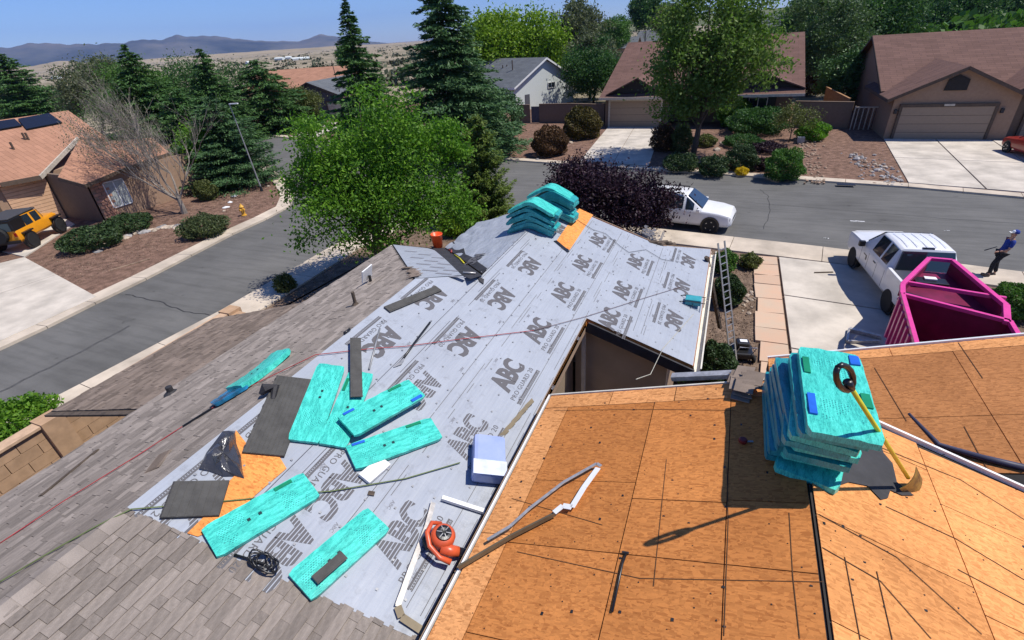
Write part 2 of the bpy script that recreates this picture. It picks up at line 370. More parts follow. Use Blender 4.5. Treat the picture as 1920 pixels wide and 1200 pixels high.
# ------------------------------------------------------------------ mountains and low hills, true relief far away
def hills(name, prof, d0, d1, m, seed, nr=26, na=260, base=-5):
    rng = np.random.default_rng(seed); q = [ray(px, py) for px, py in prof]
    az = np.array([math.atan2(v.x, v.y) for v in q]); el = np.array([v.z/math.hypot(v.x, v.y) for v in q])
    A = np.linspace(az[0], az[-1], na); E = np.interp(A, az, el)
    ph = rng.uniform(0, 6.28, (6,)); V = []
    for i in range(nr):
        t = i/(nr-1); r = d0+(d1-d0)*t; sh = math.sin(math.pi*min(1, t/1.0))**.8 if t < .5 else 1.0 - (t-.5)*.8
        rid = sum(np.sin(A*f+ph[k]+t*(2.5 if k % 2 else -3.1))/(1+k) for k, f in enumerate((31, 67, 118, 211, 390)))
        Z = (E*(d0+d1)/2+CAMZ)*sh*(1+.08*rid*(1-abs(2*t-1))*(0 if abs(t-.5) < .02 else 1)) + base*(1-sh)
        V.append(np.stack([r*np.sin(A), r*np.cos(A), Z], 1))
    V = np.concatenate(V); F = [(i*na+j, i*na+j+1, (i+1)*na+j+1, (i+1)*na+j) for i in range(nr-1) for j in range(na-1)]
    me = bpy.data.meshes.new(name); me.from_pydata(V.tolist(), [], F); me.shade_smooth(); o = link(name, me, None, m); o['kind'] = 'structure'
def hillmat():
    m, nt, b = nodes('hill_scrub'); co = coords(nt)
    c = ramp(nt, noise(nt, co, .0012, 8, .65), [(.35, (.05, .06, .05)), (.5, (.10, .105, .085)), (.65, (.15, .14, .11))])
    nt.links.new(c, b.inputs['Base Color']); b.inputs['Roughness'].default_value = 1; b.inputs['Specular IOR Level'].default_value = 0; return m
m_hill = hillmat()
hills('mountains', [(-500, 120), (-200, 100), (0, 91), (50, 86), (100, 85), (150, 82), (200, 76), (235, 80), (270, 73), (300, 76), (330, 68), (370, 72), (400, 71), (430, 69), (470, 74), (520, 77), (560, 77), (600, 67), (640, 71), (700, 78), (760, 84), (820, 70), (880, 66), (960, 62)], 6800, 9600, m_hill, 4)
hills('foothills', [(-400, 158), (0, 128), (60, 124), (110, 115), (180, 119), (260, 112), (340, 106), (430, 100), (500, 94), (560, 91), (620, 87), (680, 84), (760, 80)], 2600, 3700, mat('tan_hill', (.34, .28, .19), c2=(.24, .2, .13), scale=.004, rough=1, spec=0), 9, nr=12)
hills('ridge', [(940, 60), (1000, 50), (1060, 46), (1110, 43), (1180, 36), (1300, 30), (1500, 10), (1700, -10)], 900, 1500, mat('green_hill', (.16, .17, .10), c2=(.08, .1, .05), scale=.02, rough=1, spec=0), 5, nr=10)
# ------------------------------------------------------------------ the air
hz = MB().box(-10000, 1500, -60, 9800, -1.1, 520).build('haze', None); hz['kind'] = 'stuff'
hm = bpy.data.materials.new('haze_air'); hm.use_nodes = True; ht = hm.node_tree; ht.nodes.remove(ht.nodes['Principled BSDF'])
pv = ht.nodes.new('ShaderNodeVolumePrincipled'); pv.inputs['Density'].default_value = 5e-5; pv.inputs['Color'].default_value = (.22, .40, 1, 1)
ht.links.new(pv.outputs[0], ht.nodes['Material Output'].inputs['Volume']); hz.data.materials.append(hm)

# ================================================================== our house
house = empty('roofed_house', (0, 0, 0), 'house being reroofed in the foreground, half grey shingles, half printed underlayment and bare wood sheathing', 'house')
zP = lambda x: 3.5-x/3; zL = lambda x: 6.7233+x/3; zW = lambda x: 6.1667+x/3; zA = lambda x: 5.07+x/3; zB = lambda x: 5.762-x/3; zC = lambda x: 3.63+x/3
_p = [Vector((-4.84, 6.6, 5.113)), Vector((-8.1, 10.3, 4.023)), Vector((-4.0, 7.6, 4.833))]
_n = (_p[1]-_p[0]).cross(_p[2]-_p[0]); zT = lambda x, y: _p[0].z-(_n.x*(x-_p[0].x)+_n.y*(y-_p[0].y))/_n.z
_tx, _ty = -_n.x/_n.z, -_n.y/_n.z; _t0 = zT(0, 0)
onP = lambda px, py: PL(px, py, 3.5, -1/3); onL = lambda px, py: PL(px, py, 6.7233, 1/3); onA = lambda px, py: PL(px, py, 5.07, 1/3)
onB = lambda px, py: PL(px, py, 5.762, -1/3); onW = lambda px, py: PL(px, py, 6.1667, 1/3); onT = lambda px, py: PL(px, py, _t0, _tx, _ty)
onC = lambda px, py: PL(px, py, 3.63, 1/3)
NP, NL, NT_ = _v(1/3, 0, 1).normalized(), _v(-1/3, 0, 1).normalized(), Vector((-_tx, -_ty, 1)).normalized()
NA, NB, NW, NC = NL, NP, NL, NL
Y0 = -1.6
def poly(zf, pts, lift=0): return [(x, y, (zf(x, y) if zf is zT else zf(x))+lift) for x, y in pts]
# plywood decks below everything
P_out = [(-4.84, Y0), (-1.95, Y0), (-1.95, 7.68), (0, 7.64), (0, 13.15), (-1.2, 12.12), (-4.0, 12.3), (-4.0, 7.6), (-4.84, 6.6)]
sheet('roof_deck', poly(zP, P_out, -.006), m_osbO, .13, house)
sheet('roof_deck', poly(zL, [(-8.05, Y0), (-4.842, Y0), (-4.842, 6.6), (-8.08, 10.27)], -.012), m_felt, .13, house)
sheet('roof_deck', poly(zT, [(-4.845, 6.6), (-4.0, 7.6), (-6.5, 10.42), (-8.08, 10.3)], -.008), m_felt, .12, house)
sheet('roof_deck', poly(zW, [(-4.004, 7.6), (-4.004, 12.3), (-6.5, 12.4), (-6.5, 10.42)], -.008), m_osbO, .12, house)
sheet('roof_deck', poly(zA, [(-1.735, Y0), (1.02, Y0), (1.02, 4.93), (-1.735, 4.93)], -.018), m_dark, .14, house)
sheet('roof_deck', poly(zB, [(1.03, Y0), (3.2, Y0), (3.2, 4.7), (1.03, 4.9)], -.018), m_dark, .14, house)
sheet('roof_deck', poly(zC, [(1.1, 5.1), (3.1, 4.8), (3.22, Y0), (7.5, Y0), (7.5, 7.4), (1.1, 7.4)], -.018), m_dark, .14, house)
# ---- sheathing boards
def boards(zf, xs, ys, m, gap=.004, th=.014, jit=.003, name='osb_board', clip=None):
    for i, (x0, x1) in enumerate(zip(xs, xs[1:])):
        yy = ys(i) if callable(ys) else ys
        for y0, y1 in zip(yy, yy[1:]):
            j = random.uniform(0, jit)
            q = [(x0+gap, y0+gap), (x1-gap, y0+gap), (x1-gap, y1-gap), (x0+gap, y1-gap)]
            if clip: q = [clip(*p) for p in q]
            o = MB().slab([(x, y, zf(x)+j) for x, y in q], th).build(name, m, house)
            o.location.z += 0
boards(zA, [-1.74, -1.42], [Y0, -.4, 1.1, 2.7, 4.68], m_osbE)
boards(zA, [-1.42, -.36, .43, 1.015], lambda i: ([Y0, .6, 1.75, 2.62, 3.42, 4.68], [Y0, .2, 1.45, 2.62, 3.22, 4.68], [Y0, .9, 2.62, 3.25, 4.68])[i], m_osbA)
boards(zA, [-1.74, -.9, -.15, .5, 1.015], [4.68, 4.95], m_osbE)
boards(zB, [1.05, 2.15, 3.3], lambda i: ([Y0, 1.4, 2.3, 3.16, 4.35, 4.72], [Y0, 1.1, 1.95, 2.95, 3.95, 4.66])[i], m_osbB)
boards(zC, [1.1, 2.16, 3.22, 4.3, 5.4, 7.5], lambda i: [5.0 if i < 2 else Y0, 5.9, 7.25], m_osbC)
boards(zC, [1.1, 2.6, 4.4, 6.1, 7.5], [7.25, 7.47], m_osbE)
MB().quad((1.017, Y0, zA(1.017)-.03), (1.048, Y0, zB(1.048)-.03), (1.048, 4.9, zB(1.048)-.03), (1.017, 4.9, zA(1.017)-.03)).build('ridge_slot', m_black, house)
# nails, knots and small holes: one scatter of dark heads
mb = MB()
for _ in range(300):
    x, y = random.uniform(-1.7, 3.0), random.uniform(1.2, 4.9); f = zA if x < 1.0 else zB; n = NA if x < 1 else NB
    if .98 < x < 1.08: continue
    r = random.choice((.003, .004, .004, .009)); c = Vector((x, y, f(x)+.004)); mb.obox(c, _v(r, 0, 0), _v(0, r*random.uniform(.6, 1.6), 0), n*.0012)
mb.build('nail_head', m_black, house)['kind'] = 'stuff'
m_chalk = mat('saw_mark', (.13, .06, .025), rough=.9)
# chalk / saw lines: thin dark cracks lying on boards
def strip_on(name, pts, w, m, parent, lift=.004, n=_v(0, 0, 1), th=.002):
    mb = MB()
    for a, b in zip(pts, pts[1:]): mb.bar(Vector(a)+n*lift, Vector(b)+n*lift, w, th, up=n)
    return mb.build(name, m, parent)
for pts in ([(1363, 877), (1366, 980), (1358, 1193)], [(1040, 770), (1200, 768), (1380, 770)], [(1480, 962), (1487, 1080), (1500, 1198)], [(960, 935), (1130, 985)],
            [(970, 1035), (1200, 1085), (1545, 1092)], [(1250, 862), (1238, 980), (1226, 1100)]):
    strip_on('chalk_line', [onA(*p) for p in pts], .0045, m_chalk, house, n=NA, lift=.006)
for pts in ([(1535, 965), (1680, 1045), (1840, 1190)], [(1541, 1027), (1650, 1090), (1745, 1198)], [(1640, 835), (1800, 900), (1920, 975)], [(1660, 950), (1790, 1010), (1920, 1088)], [(1795, 1068), (1920, 1135)], [(1583, 1045), (1612, 1200)], [(1643, 1072), (1672, 1200)]):
    strip_on('chalk_line', [onB(*p) for p in pts], .006, mat('seam_dark', (.06, .03, .015), rough=.9), house, n=NB, lift=.006)
for pts in ([(1797, 643), (1843, 710)], [(1808, 800), (1858, 893)], [(1640, 690), (1700, 790)]):
    strip_on('chalk_line', [onC(*p) for p in pts], .006, m_chalk, house, n=NC, lift=.006)
# ---- drip edges, gutters
def edge(name, a, b, m, h=.09, w=.03, drop=.03): MB().bar(Vector(a)-_v(0, 0, drop), Vector(b)-_v(0, 0, drop), w, h).build(name, m, house)
edge('drip_edge', (-1.765, Y0, zA(-1.765)+.02), (-1.765, 4.95, zA(-1.765)+.02), m_white, .07, .02)
edge('fascia', (-1.80, Y0, zA(-1.8)-.09), (-1.80, 4.9, zA(-1.8)-.09), m_stucco, .2, .03)
edge('drip_edge', (-1.75, 4.965, zA(-1.75)+.015), (1.03, 4.965, zA(1.03)+.015), m_cream, .06, .02)
edge('drip_edge', (1.5, 4.775, zB(1.5)+.045), (3.3, 4.70, zB(3.3)+.045), m_white, .05, .03)
edge('drip_edge', (1.1, 7.49, zC(1.1)+.03), (7.5, 7.49, zC(7.5)+.03), m_white, .06, .03)
edge('drip_edge', (-1.96, 1.8, zP(-1.96)+.01), (-1.96, 7.66, zP(-1.96)+.01), m_stucco, .06, .02)
edge('fascia', (-1.965, Y0, zP(-1.97)-.13), (-1.965, 7.6, zP(-1.97)-.13), m_stucco, .2, .03)
edge('fascia', (-1.93, 7.60, zP(-1.93)-.10), (0, 7.56, zP(0)-.10), m_felt, .20, .04)
edge('drip_edge', (-8.07, Y0, zL(-8.07)+.0), (-8.10, 10.27, zL(-8.1)+.0), m_cream, .05, .03)
edge('drip_edge', (-6.52, 10.45, zW(-6.52)+.01), (-6.52, 12.4, zW(-6.52)+.01), m_cream, .05, .03)
edge('fascia', (-6.5, 12.43, zW(-6.5)-.02), (-4.0, 12.33, zW(-4.0)-.02), m_stucco, .12, .03)
edge('fascia', (-4.0, 12.33, zP(-4.0)-.02), (-1.2, 12.15, zP(-1.2)-.02), m_stucco, .12, .03)
edge('fascia', (-1.2, 12.15, zP(-1.2)-.03), (0, 13.18, zP(0)-.03), m_stucco, .12, .03)
gu = MB()                                     # open gutter trough
for y0, y1 in ((7.62, 10.45), (10.47, 13.1)):
    z = 3.47
    gu.box(.01, .02, y0, y1, z-.10, z); gu.box(.02, .12, y0, y1, z-.11, z-.10); gu.box(.12, .13, y0, y1, z-.11, z+.01); gu.box(.13, .145, y0, y1, z, z+.01)
gu.build('gutter', m_cream, house)
# ---- walls
def wall(pts, th, m, down): return MB().slab(pts, th, down=down).build('wall', m, house)
wall([(-2.25, 7.95, 0), (-.45, 7.95, 0), (-.45, 7.95, zP(-.45)-.15), (-2.25, 7.95, zP(-2.25)-.15)], .2, mat('shade_stucco', (.50, .40, .28), var=.1, scale=2, rough=.95, bst=.4, bscale=90, bdist=.005, spec=.1), (0, 1, 0))  # paler stucco copy, brightens the shaded notch wall through its colour
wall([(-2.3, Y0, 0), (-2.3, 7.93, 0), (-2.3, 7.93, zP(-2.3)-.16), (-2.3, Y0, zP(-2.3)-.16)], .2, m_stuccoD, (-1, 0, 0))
wall([(-.45, 8.16, 0), (-.45, 11.8, 0), (-.45, 11.8, zP(-.45)-.16), (-.45, 8.16, zP(-.45)-.16)], .2, m_stucco, (-1, 0, 0))
wall([(-7.5, Y0, 0), (-7.5, 9.8, 0), (-7.5, 9.8, zL(-7.5)-.16), (-7.5, Y0, zL(-7.5)-.16)], .2, m_stucco, (1, 0, 0))
wall([(-6.1, 9.9, 0), (-6.1, 12.0, 0), (-6.1, 12.0, zW(-6.1)-.16), (-6.1, 9.9, zW(-6.1)-.16)], .2, m_stucco, (1, 0, 0))
wall([(-5.9, 12.0, 0), (-.5, 12.0, 0), (-.5, 12.0, zP(-.5)-.16), (-4.0, 12.0, zP(-4)-.16), (-5.9, 12.0, zW(-5.9)-.16)], .2, m_stucco, (0, -1, 0))
wall([(-1.5, Y0, 0), (-1.5, 4.5, 0), (-1.5, 4.5, zA(-1.5)-.16), (-1.5, Y0, zA(-1.5)-.16)], .2, m_stucco, (1, 0, 0))
wall([(-1.3, 4.6, 0), (3.1, 4.6, 0), (3.1, 4.6, zB(3.1)-.2), (1.03, 4.6, zA(1.03)-.16), (-1.3, 4.6, zA(-1.3)-.16)], .2, m_stucco, (0, -1, 0))
wall([(1.4, 4.9, 0), (1.4, 7.0, 0), (1.4, 7.0, zC(1.4)-.16), (1.4, 4.9, zC(1.4)-.16)], .2, m_stucco, (1, 0, 0))
wall([(1.6, 7.0, 0), (7.2, 7.0, 0), (7.2, 7.0, zC(7.2)-.16), (1.6, 7.0, zC(1.6)-.16)], .2, m_stucco, (0, -1, 0))
wl = Vector((-2.06, 7.5, 0)); MB().bar((-2.02, 7.72, .2), (-2.02, 7.72, 4.0), .07, .07, up=(0, 1, 0)).build('downspout', m_cream, house)
# ---- shingles
unit = MB(); unit.v = [(0, 0, -.004), (1, 0, -.004), (1, 1, -.004), (0, 1, -.004), (0, 0, .001), (1, 0, .001), (1, 1, .011), (0, 1, .011)]
unit.f = [(4, 5, 6, 7), (0, 1, 5, 4), (1, 2, 6, 5), (2, 3, 7, 6), (3, 0, 4, 7)]
um = bpy.data.meshes.new('shingle'); um.from_pydata(unit.v, [], unit.f); um.materials.append(m_shing)
um2 = um.copy(); um2.materials.clear(); um2.materials.append(m_shing2)
tabs = []
def course(zf, nrm, x_top, sgn, dist, y0f, y1f, expo=.100, brown=False):
    # rows run along Y; sgn: X direction that goes downhill
    cs = math.cos(math.atan(1/3)); k = 0; dn = Vector((sgn*cs, 0, -cs/3)).normalized(); al = Vector((0, 1, 0))
    while k*expo < dist:
        x = x_top+sgn*cs*k*expo; yy = y0f(x)-random.uniform(0, .3); y1 = y1f(x)
        while yy < y1:
            l = random.choice((.10, .14, .18, .22, .27, .34))*random.uniform(.9, 1.1); a = max(yy, y0f(x)); b = min(yy+l, y1)
            if b-a > .02:
                w = min(expo*1.06, dist-k*expo+.02)
                o = Vector((x, a+.001, zf(x)))+nrm*(random.choice((0, 0, 0, .003, .006, .008))+random.uniform(0, .001))
                tabs.append((o, al*(b-a-.002), dn*w, nrm, brown))
            yy += l
        k += 1
course(zP, NP, -4.84, 1, 3.03, lambda x: Y0, lambda x: 1.41+(x+4.84)*.118)
course(zL, NL, -4.84, -1, 3.38, lambda x: Y0, lambda x: 6.58+(-4.84-x)*1.135)
def keyf(t):
    px, py, d = proj(t[0]+t[1]/2)
    if d < .2 or not (-60 < px < 1980 and -60 < py < 1260): return -1
    return t[1].length*t[2].length*abs(t[3].dot((t[0]-_v(0, 0, CAMZ)).normalized()))/(d*d)
tabs = [t for t in tabs if t[0].y > -1.2]; tabs.sort(key=keyf, reverse=True)
sl = empty('shingled_slope', (0, 0, 0), None, None); sl.parent = house
for o, a, b, n, br in tabs[:300]:
    ob = bpy.data.objects.new('shingle', um); C.objects.link(ob); ob.parent = sl
    ob.matrix_world = Matrix(((a.x, b.x, n.x, o.x), (a.y, b.y, n.y, o.y), (a.z, b.z, n.z, o.z), (0, 0, 0, 1)))
def joined(tl, name, m, parent):
    U = np.array(unit.v); V = []; F = []
    for i, (o, a, b, n, br) in enumerate(tl):
        V.append(np.array(o)+U[:, :1]*np.array(a)+U[:, 1:2]*np.array(b)+U[:, 2:]*np.array(n))
        F += [tuple(i*8+k for k in f) for f in unit.f]
    me = bpy.data.meshes.new(name); me.from_pydata(np.concatenate(V).tolist(), [], F); o = link(name, me, parent, m); o['kind'] = 'stuff'
joined(tabs[300:], 'shingles', m_shing, sl)
# ridge cap shingles along the ridge of the shingled part and torn tabs at the hip
for i in range(18):
    y0 = -1.4+i*.17
    if y0 > 1.3: break
    MB().slab([(-4.97, y0, zL(-4.97)+.02), (-4.84, y0, 5.135), (-4.84, y0+.2, 5.13), (-4.97, y0+.2, zL(-4.97)+.015)], .006).build('ridge_shingle', m_shing, house)
    MB().slab([(-4.84, y0, 5.136), (-4.71, y0, zP(-4.71)+.02), (-4.71, y0+.2, zP(-4.71)+.015), (-4.84, y0+.2, 5.131)], .006).build('ridge_shingle', m_shing, house)
mb = MB(); hd = (_p[1]-_p[0]).normalized()
for i in range(9):
    p = _p[0]+hd*(.15+i*.12)+_v(0, 0, .02); s = random.uniform(.08, .16)
    mb.obox(p+_v(random.uniform(-.03, .1), 0, 0), Vector((s, random.uniform(-.05, .02), random.uniform(.0, .04))), _v(.02, .045, 0), _v(0, 0, .004))
mb.build('torn_shingle', m_shing2, house)['kind'] = 'stuff'
# ---- underlayment rolls
def yb(x): return 1.38+(x+4.84)*.118
rolls = [([(-4.84, yb(-4.84)), (-3.85, yb(-3.85)), (-3.85, 12.27), (-4.0, 12.28), (-4.0, 7.6), (-4.84, 6.6)], 0),
         ([(-3.90, yb(-3.9)), (-2.98, yb(-2.98)), (-2.98, 12.2), (-3.90, 12.26)], .002),
         ([(-3.02, yb(-3.02)), (-2.06, yb(-2.06)), (-2.06, 12.14), (-3.02, 12.2)], .004),
         ([(-2.10, yb(-2.1)), (-1.955, yb(-1.955)), (-1.955, 7.66), (-1.02, 7.65), (-1.02, 12.25), (-1.2, 12.1), (-2.1, 12.14)], .006),
         ([(-1.06, 7.65), (-.005, 7.63), (-.005, 13.13), (-1.06, 12.24)], .008)]
sheets = []
for pts, lf in rolls: sheets.append(sheet('underlayment_roll', poly(zP, pts, .004+lf), m_under, .002, house))
tri = sheet('underlayment_roll', poly(zT, [(-4.85, 6.62), (-4.1, 7.62), (-5.75, 9.50), (-6.9, 10.2), (-8.06, 10.28)], .006), m_under, .002, house)
# wrinkled loose sheet on the far left slope
bm = bmesh.new(); nu, nv = 40, 30; grid = []
for i in range(nu):
    for j in range(nv):
        t = j/(nv-1); x = -4.0-2.5*t; ylo = 7.66+(-4-x)*1.10; yhi = 12.3+.03*t; y = ylo+(yhi-ylo)*i/(nu-1)
        z = zW(x)+.015+.035*abs(math.sin(y*5.1+x*2.2+math.sin(x*3)))*min(1, 3*t)*(.4+.6*t)+.02*abs(math.sin(x*7+y*3.3))*t
        grid.append(bm.verts.new((x, y, z)))
for i in range(nu-1):
    for j in range(nv-1): bm.faces.new((grid[i*nv+j], grid[(i+1)*nv+j], grid[(i+1)*nv+j+1], grid[i*nv+j+1]))
bmesh.ops.recalc_face_normals(bm, faces=bm.faces)
me = bpy.data.meshes.new('w'); bm.to_mesh(me); bm.free(); me.shade_smooth(); link('loose_underlayment', me, house, m_underW)
# bare patches of deck, black membrane in the valley
def patch(name, pl, zf, px, m, lift=.018, th=.004):
    return sheet(name, [(p.x, p.y, p.z+lift) for p in (pl(*q) for q in px)], m, th, house)
patch('bare_deck', onP, zP, [(443, 808), (478, 852), (520, 850), (538, 880), (480, 930), (425, 985), (372, 1008), (352, 1002), (395, 960), (420, 915), (455, 880), (440, 840)], m_osbO)
patch('bare_deck', onP, zP, [(1042, 455), (1068, 470), (1112, 404), (1086, 392)], m_osbO)
patch('valley_membrane', onT, zT, [(806, 462), (835, 466), (905, 517), (882, 524), (866, 516), (836, 487)], m_felt, .012)
patch('valley_membrane', onW, zW, [(835, 466), (850, 455), (858, 464), (870, 468), (873, 480), (892, 488), (897, 495), (914, 507), (905, 517)], m_felt, .045)
patch('membrane_flap', onP, zP, [(895, 520), (908, 526), (907, 535), (900, 530)], m_felt, .03)
patch('ridge_gap', onP, zP, [(1038, 453), (1044, 452), (1068, 472), (1064, 475)], m_black, .02)
mb = MB()                                     # cap nails in lines over the underlayment
for x in np.arange(-4.6, -.1, .30):
    for y in np.arange(1.9 if x < -1.95 else 7.8, 12.0, .38):
        if x < -4.0 and y > 6.4: continue
        yy = y+random.uniform(-.08, .08); xx = x+random.uniform(-.04, .04); r = .011
        mb.obox((xx, yy, zP(xx)+.018), (r, 0, -r/3), (0, r, 0), NP*.002)
mb.build('cap_nail', m_grey, house)['kind'] = 'stuff'
# ---- printing on the underlayment
def textmesh(body, size, ext=0.0, off=0.0, sx=1.0, sp=1.0, m=None):
    cu = bpy.data.curves.new('t', 'FONT'); cu.body = body; cu.size = size; cu.offset = off; cu.align_x = 'CENTER'; cu.align_y = 'CENTER'; cu.space_character = sp
    cu.resolution_u = 3
    ob = bpy.data.objects.new('t', cu); C.objects.link(ob); dg = bpy.context.evaluated_depsgraph_get(); dg.update()
    me = bpy.data.meshes.new_from_object(ob.evaluated_get(dg)); bpy.data.objects.remove(ob); me.transform(Matrix.Diagonal((sx, 1, 1, 1)))
    me.materials.clear(); me.materials.append(m or m_ink); return me
t_abc = textmesh('ABC', .44, off=.021, sx=.80, sp=.98, m=m_ink); t_abcS = t_abc.copy(); t_abcS.materials.clear(); t_abcS.materials.append(m_inkS)
t_pro = textmesh('PRO GUARD 20', .105, sx=1.0, sp=1.12, m=m_ink); t_sm = textmesh('ABC', .06, sx=1.0, m=m_inkL)
def flat(boxes, m, nm):
    b = MB()
    for x0, x1, y0, y1 in boxes: b.quad((x0, y0, 0), (x1, y0, 0), (x1, y1, 0), (x0, y1, 0))
    o = b.build(nm, m); me = o.data; bpy.data.objects.remove(o); return me
t_bar = flat([(-.42, .42, -.006, .018), (-.42, .42, -.040, -.028)]+[(-.41+i*.028, -.392+i*.028, -.025, -.01) for i in range(30)], m_ink, 'printed_bar')
t_box = flat([(-.45, .45, -.075, -.071), (-.45, .45, .071, .075), (-.45, -.446, -.075, .075), (.446, .45, -.075, .075)], m_inkL, 'printed_box')
def put(me, name, x, y, flip, parent, lift, zf=zP, n=NP, rz=0):
    o = link(name, me); o.parent = parent; d = Vector((0, 1 if not flip else -1, 0)) + Vector((rz, 0, 0))
    frame(o, (x, y, zf(x, y) if zf is zT else zf(x)), n, d); o.location += n*lift
    return o
# rows: (sheet, x centre, flipped, list of Y centres) read off the photo along each roll
def ys(pts): return [onP(*p).y for p in pts]
rows = [(0, -4.36, True, ys([(812, 560), (735, 650), (560, 840), (372, 945)])),
        (1, -3.42, True, ys([(1060, 437), (995, 500), (940, 560), (870, 640), (795, 735), (640, 925), (540, 1045)])),
        (2, -2.56, False, ys([(1122, 450), (1095, 495), (1060, 550), (1010, 620), (958, 705), (885, 820), (770, 1005)])),
        (3, -1.58, False, ys([(1225, 400+38), (1190, 490), (1168, 545), (1142, 597)])),
        (4, -.50, True, ys([(1290, 490), (1280, 540), (1263, 602)]))]
for k, x, fl, yl in rows:
    sh = sheets[k]; lf = .0055+rolls[k][1]+.0015
    for y in yl:
        s = 1 if fl else -1                   # side of the text below its baseline, in X
        put(t_abcS if y < 4.6 else t_abc, 'printed_logo', x, y, fl, sh, lf)
        xb = x - s*.0
        dn = -1 if fl else 1                  # downward side of the letters
        put(t_pro, 'printed_text', x+dn*.235, y-.05*dn, fl, sh, lf)
        put(t_bar, 'printed_bar', x+dn*.325, y-.05*dn, fl, sh, lf)
    if k < 4:
        xl = [-3.87, -3.0, -2.08, -1.04][k]; y0 = 1.9 if k < 3 else 7.9; y1 = 12.0
        lines = MB()
        for dx, dash in ((-.09, 0), (.055, .9), (.10, .3)):
            yy = y0
            while yy < y1:
                L = 2.2 if not dash else dash*random.uniform(.6, 2)
                ye = min(yy+L, y1); xx = xl+dx
                lines.quad((xx-.003, yy, zP(xx-.003)), (xx+.003, yy, zP(xx+.003)), (xx+.003, ye, zP(xx+.003)), (xx-.003, ye, zP(xx-.003)))
                yy = ye+(0.03 if not dash else dash*1.2)
        o = lines.build('lap_line', m_ink, sh); o.location = NP*.0155
        yy = y0+.3
        while yy < y1-.3:
            put(t_sm, 'printed_mark', xl-.17, yy, fl, sh, lf); put(t_sm, 'printed_mark', xl+.16, yy+.5, fl, sheets[k+1], lf+.002); yy += 1.42
for (px, py) in ((1080, 432), (1180, 400+14), (1160, 575)): pass
for i in range(4):                            # rows of faint print on the little hip face
    for j in range(3):
        p = onT(770+i*12+j*26, 472+i*12+j*6)
        if True:
            o = link('printed_block', flat([(-.16, .16, -.05, .05)], m_inkL, 'pb')); o.parent = tri; frame(o, p, NT_, (1, .1, 0)); o.location += NT_*.01
put(t_abc, 'printed_logo', onW(890, 490).x, onW(890, 490).y, True, house, .05, zW, NW)
# ---- lower side roof (left), over the side porch
zS = lambda x: 2.8+(x+11.9)*.285
lowr = [(-11.95, 3.35), (-7.7, 3.35), (-7.7, 7.3), (-11.9, 7.15)]
sheet('porch_roof', [(x, y, zS(x)) for x, y in lowr], m_felt, .12, house)
nS = _v(-.285, 0, 1).normalized(); t2 = []; _t = tabs; tabs = []
course(lambda x: zS(x)+.004, nS, -7.75, -1, 4.35, lambda x: 3.35, lambda x: 7.2, expo=.135, brown=True); joined(tabs, 'porch_shingles', m_shing2, house); tabs = _t
MB().bar((-11.97, 3.33, 2.75), (-7.8, 3.33, 3.93), .04, .2, up=(0, 1, 0)).build('fascia', m_bark, house)
# ---- roof jacks, vents
def pipe(px, py, pl, n, r, h, m, lab, name='roof_vent'):
    p = pl(px, py); b = MB(); b.lathe([(r*2.4, 0), (r*2.2, .01), (r*1.2, .05), (r, .06), (r, h), (r*.7, h)], sides=10)
    o = b.build(name, m, house, smooth=False); o.location = p; return o
pipe(322, 738, onL, NL, .05, .14, m_felt, '')
pipe(667, 572, onL, NL, .03, .26, m_bark, '')
# ================================================================== loose things on our roof
def wrapmat(name, c, dark):
    m, nt, b = nodes(name); t = N(nt, 'ShaderNodeTexCoord'); co = t.outputs['Object']
    s = N(nt, 'ShaderNodeSeparateXYZ'); nt.links.new(co, s.inputs[0])
    br = N(nt, 'ShaderNodeTexBrick'); br.inputs['Scale'].default_value = 1; br.inputs['Brick Width'].default_value = .028; br.inputs['Row Height'].default_value = .02
    br.inputs['Mortar Size'].default_value = .006; br.inputs['Color1'].default_value = (*dark, 1); br.inputs['Color2'].default_value = (*[min(1, (x+y)/2) for x, y in zip(c, dark)], 1); br.inputs['Mortar'].default_value = (*c, 1)
    nt.links.new(co, br.inputs['Vector'])
    fx = mth(nt, 'ABSOLUTE', mth(nt, 'SUBTRACT', mth(nt, 'ABSOLUTE', s.outputs[0]), .30)); band = mth(nt, 'LESS_THAN', fx, .13)
    fy = mth(nt, 'LESS_THAN', mth(nt, 'ABSOLUTE', s.outputs[1]), .14)
    blk = mth(nt, 'GREATER_THAN', noise(nt, coords(nt, (6, 9, 1)), 1, 1), .5)
    msk = mth(nt, 'MULTIPLY', mth(nt, 'MULTIPLY', band, fy), mth(nt, 'MULTIPLY', blk, .92))
    base = ramp(nt, noise(nt, co, 4, 4), [(.3, tuple(x*.82 for x in c)), (.7, c)])
    cr = ramp(nt, noise(nt, coords(nt, (1.2, 5, 1), (0, 0, .5)), 5, 6, .7), [(.43, (1, 1, 1)), (.465, (.3, .5, .55)), (.485, (1, 1, 1)), (.55, (1, 1, 1)), (.58, (1.8, 1.35, 1.4)), (.605, (1, 1, 1))])  # crease shade and glare streaks painted into the wrap colour
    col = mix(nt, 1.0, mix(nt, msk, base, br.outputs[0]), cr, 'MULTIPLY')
    nt.links.new(col, b.inputs['Base Color']); b.inputs['Roughness'].default_value = .32; b.inputs['Specular IOR Level'].default_value = .4
    bump(nt, b, noise(nt, coords(nt, (2, 6, 1), (0, 0, .4)), 4, 3, .6), .18, .010); MATS[name] = m; return m
m_teal = wrapmat('teal_wrap', (.065, .575, .465), (.015, .15, .15)); m_teal2 = wrapmat('teal_wrap_shade', (.03, .36, .35), (.02, .2, .22))  # second wrap is a darker copy, shade of the stacks in its colour
m_tealG = mat('print_green', (.01, .22, .10), rough=.3); m_tealB = mat('print_blue', (.02, .12, .55), rough=.3); m_tealD = mat('print_dark', (.02, .05, .05), rough=.3)
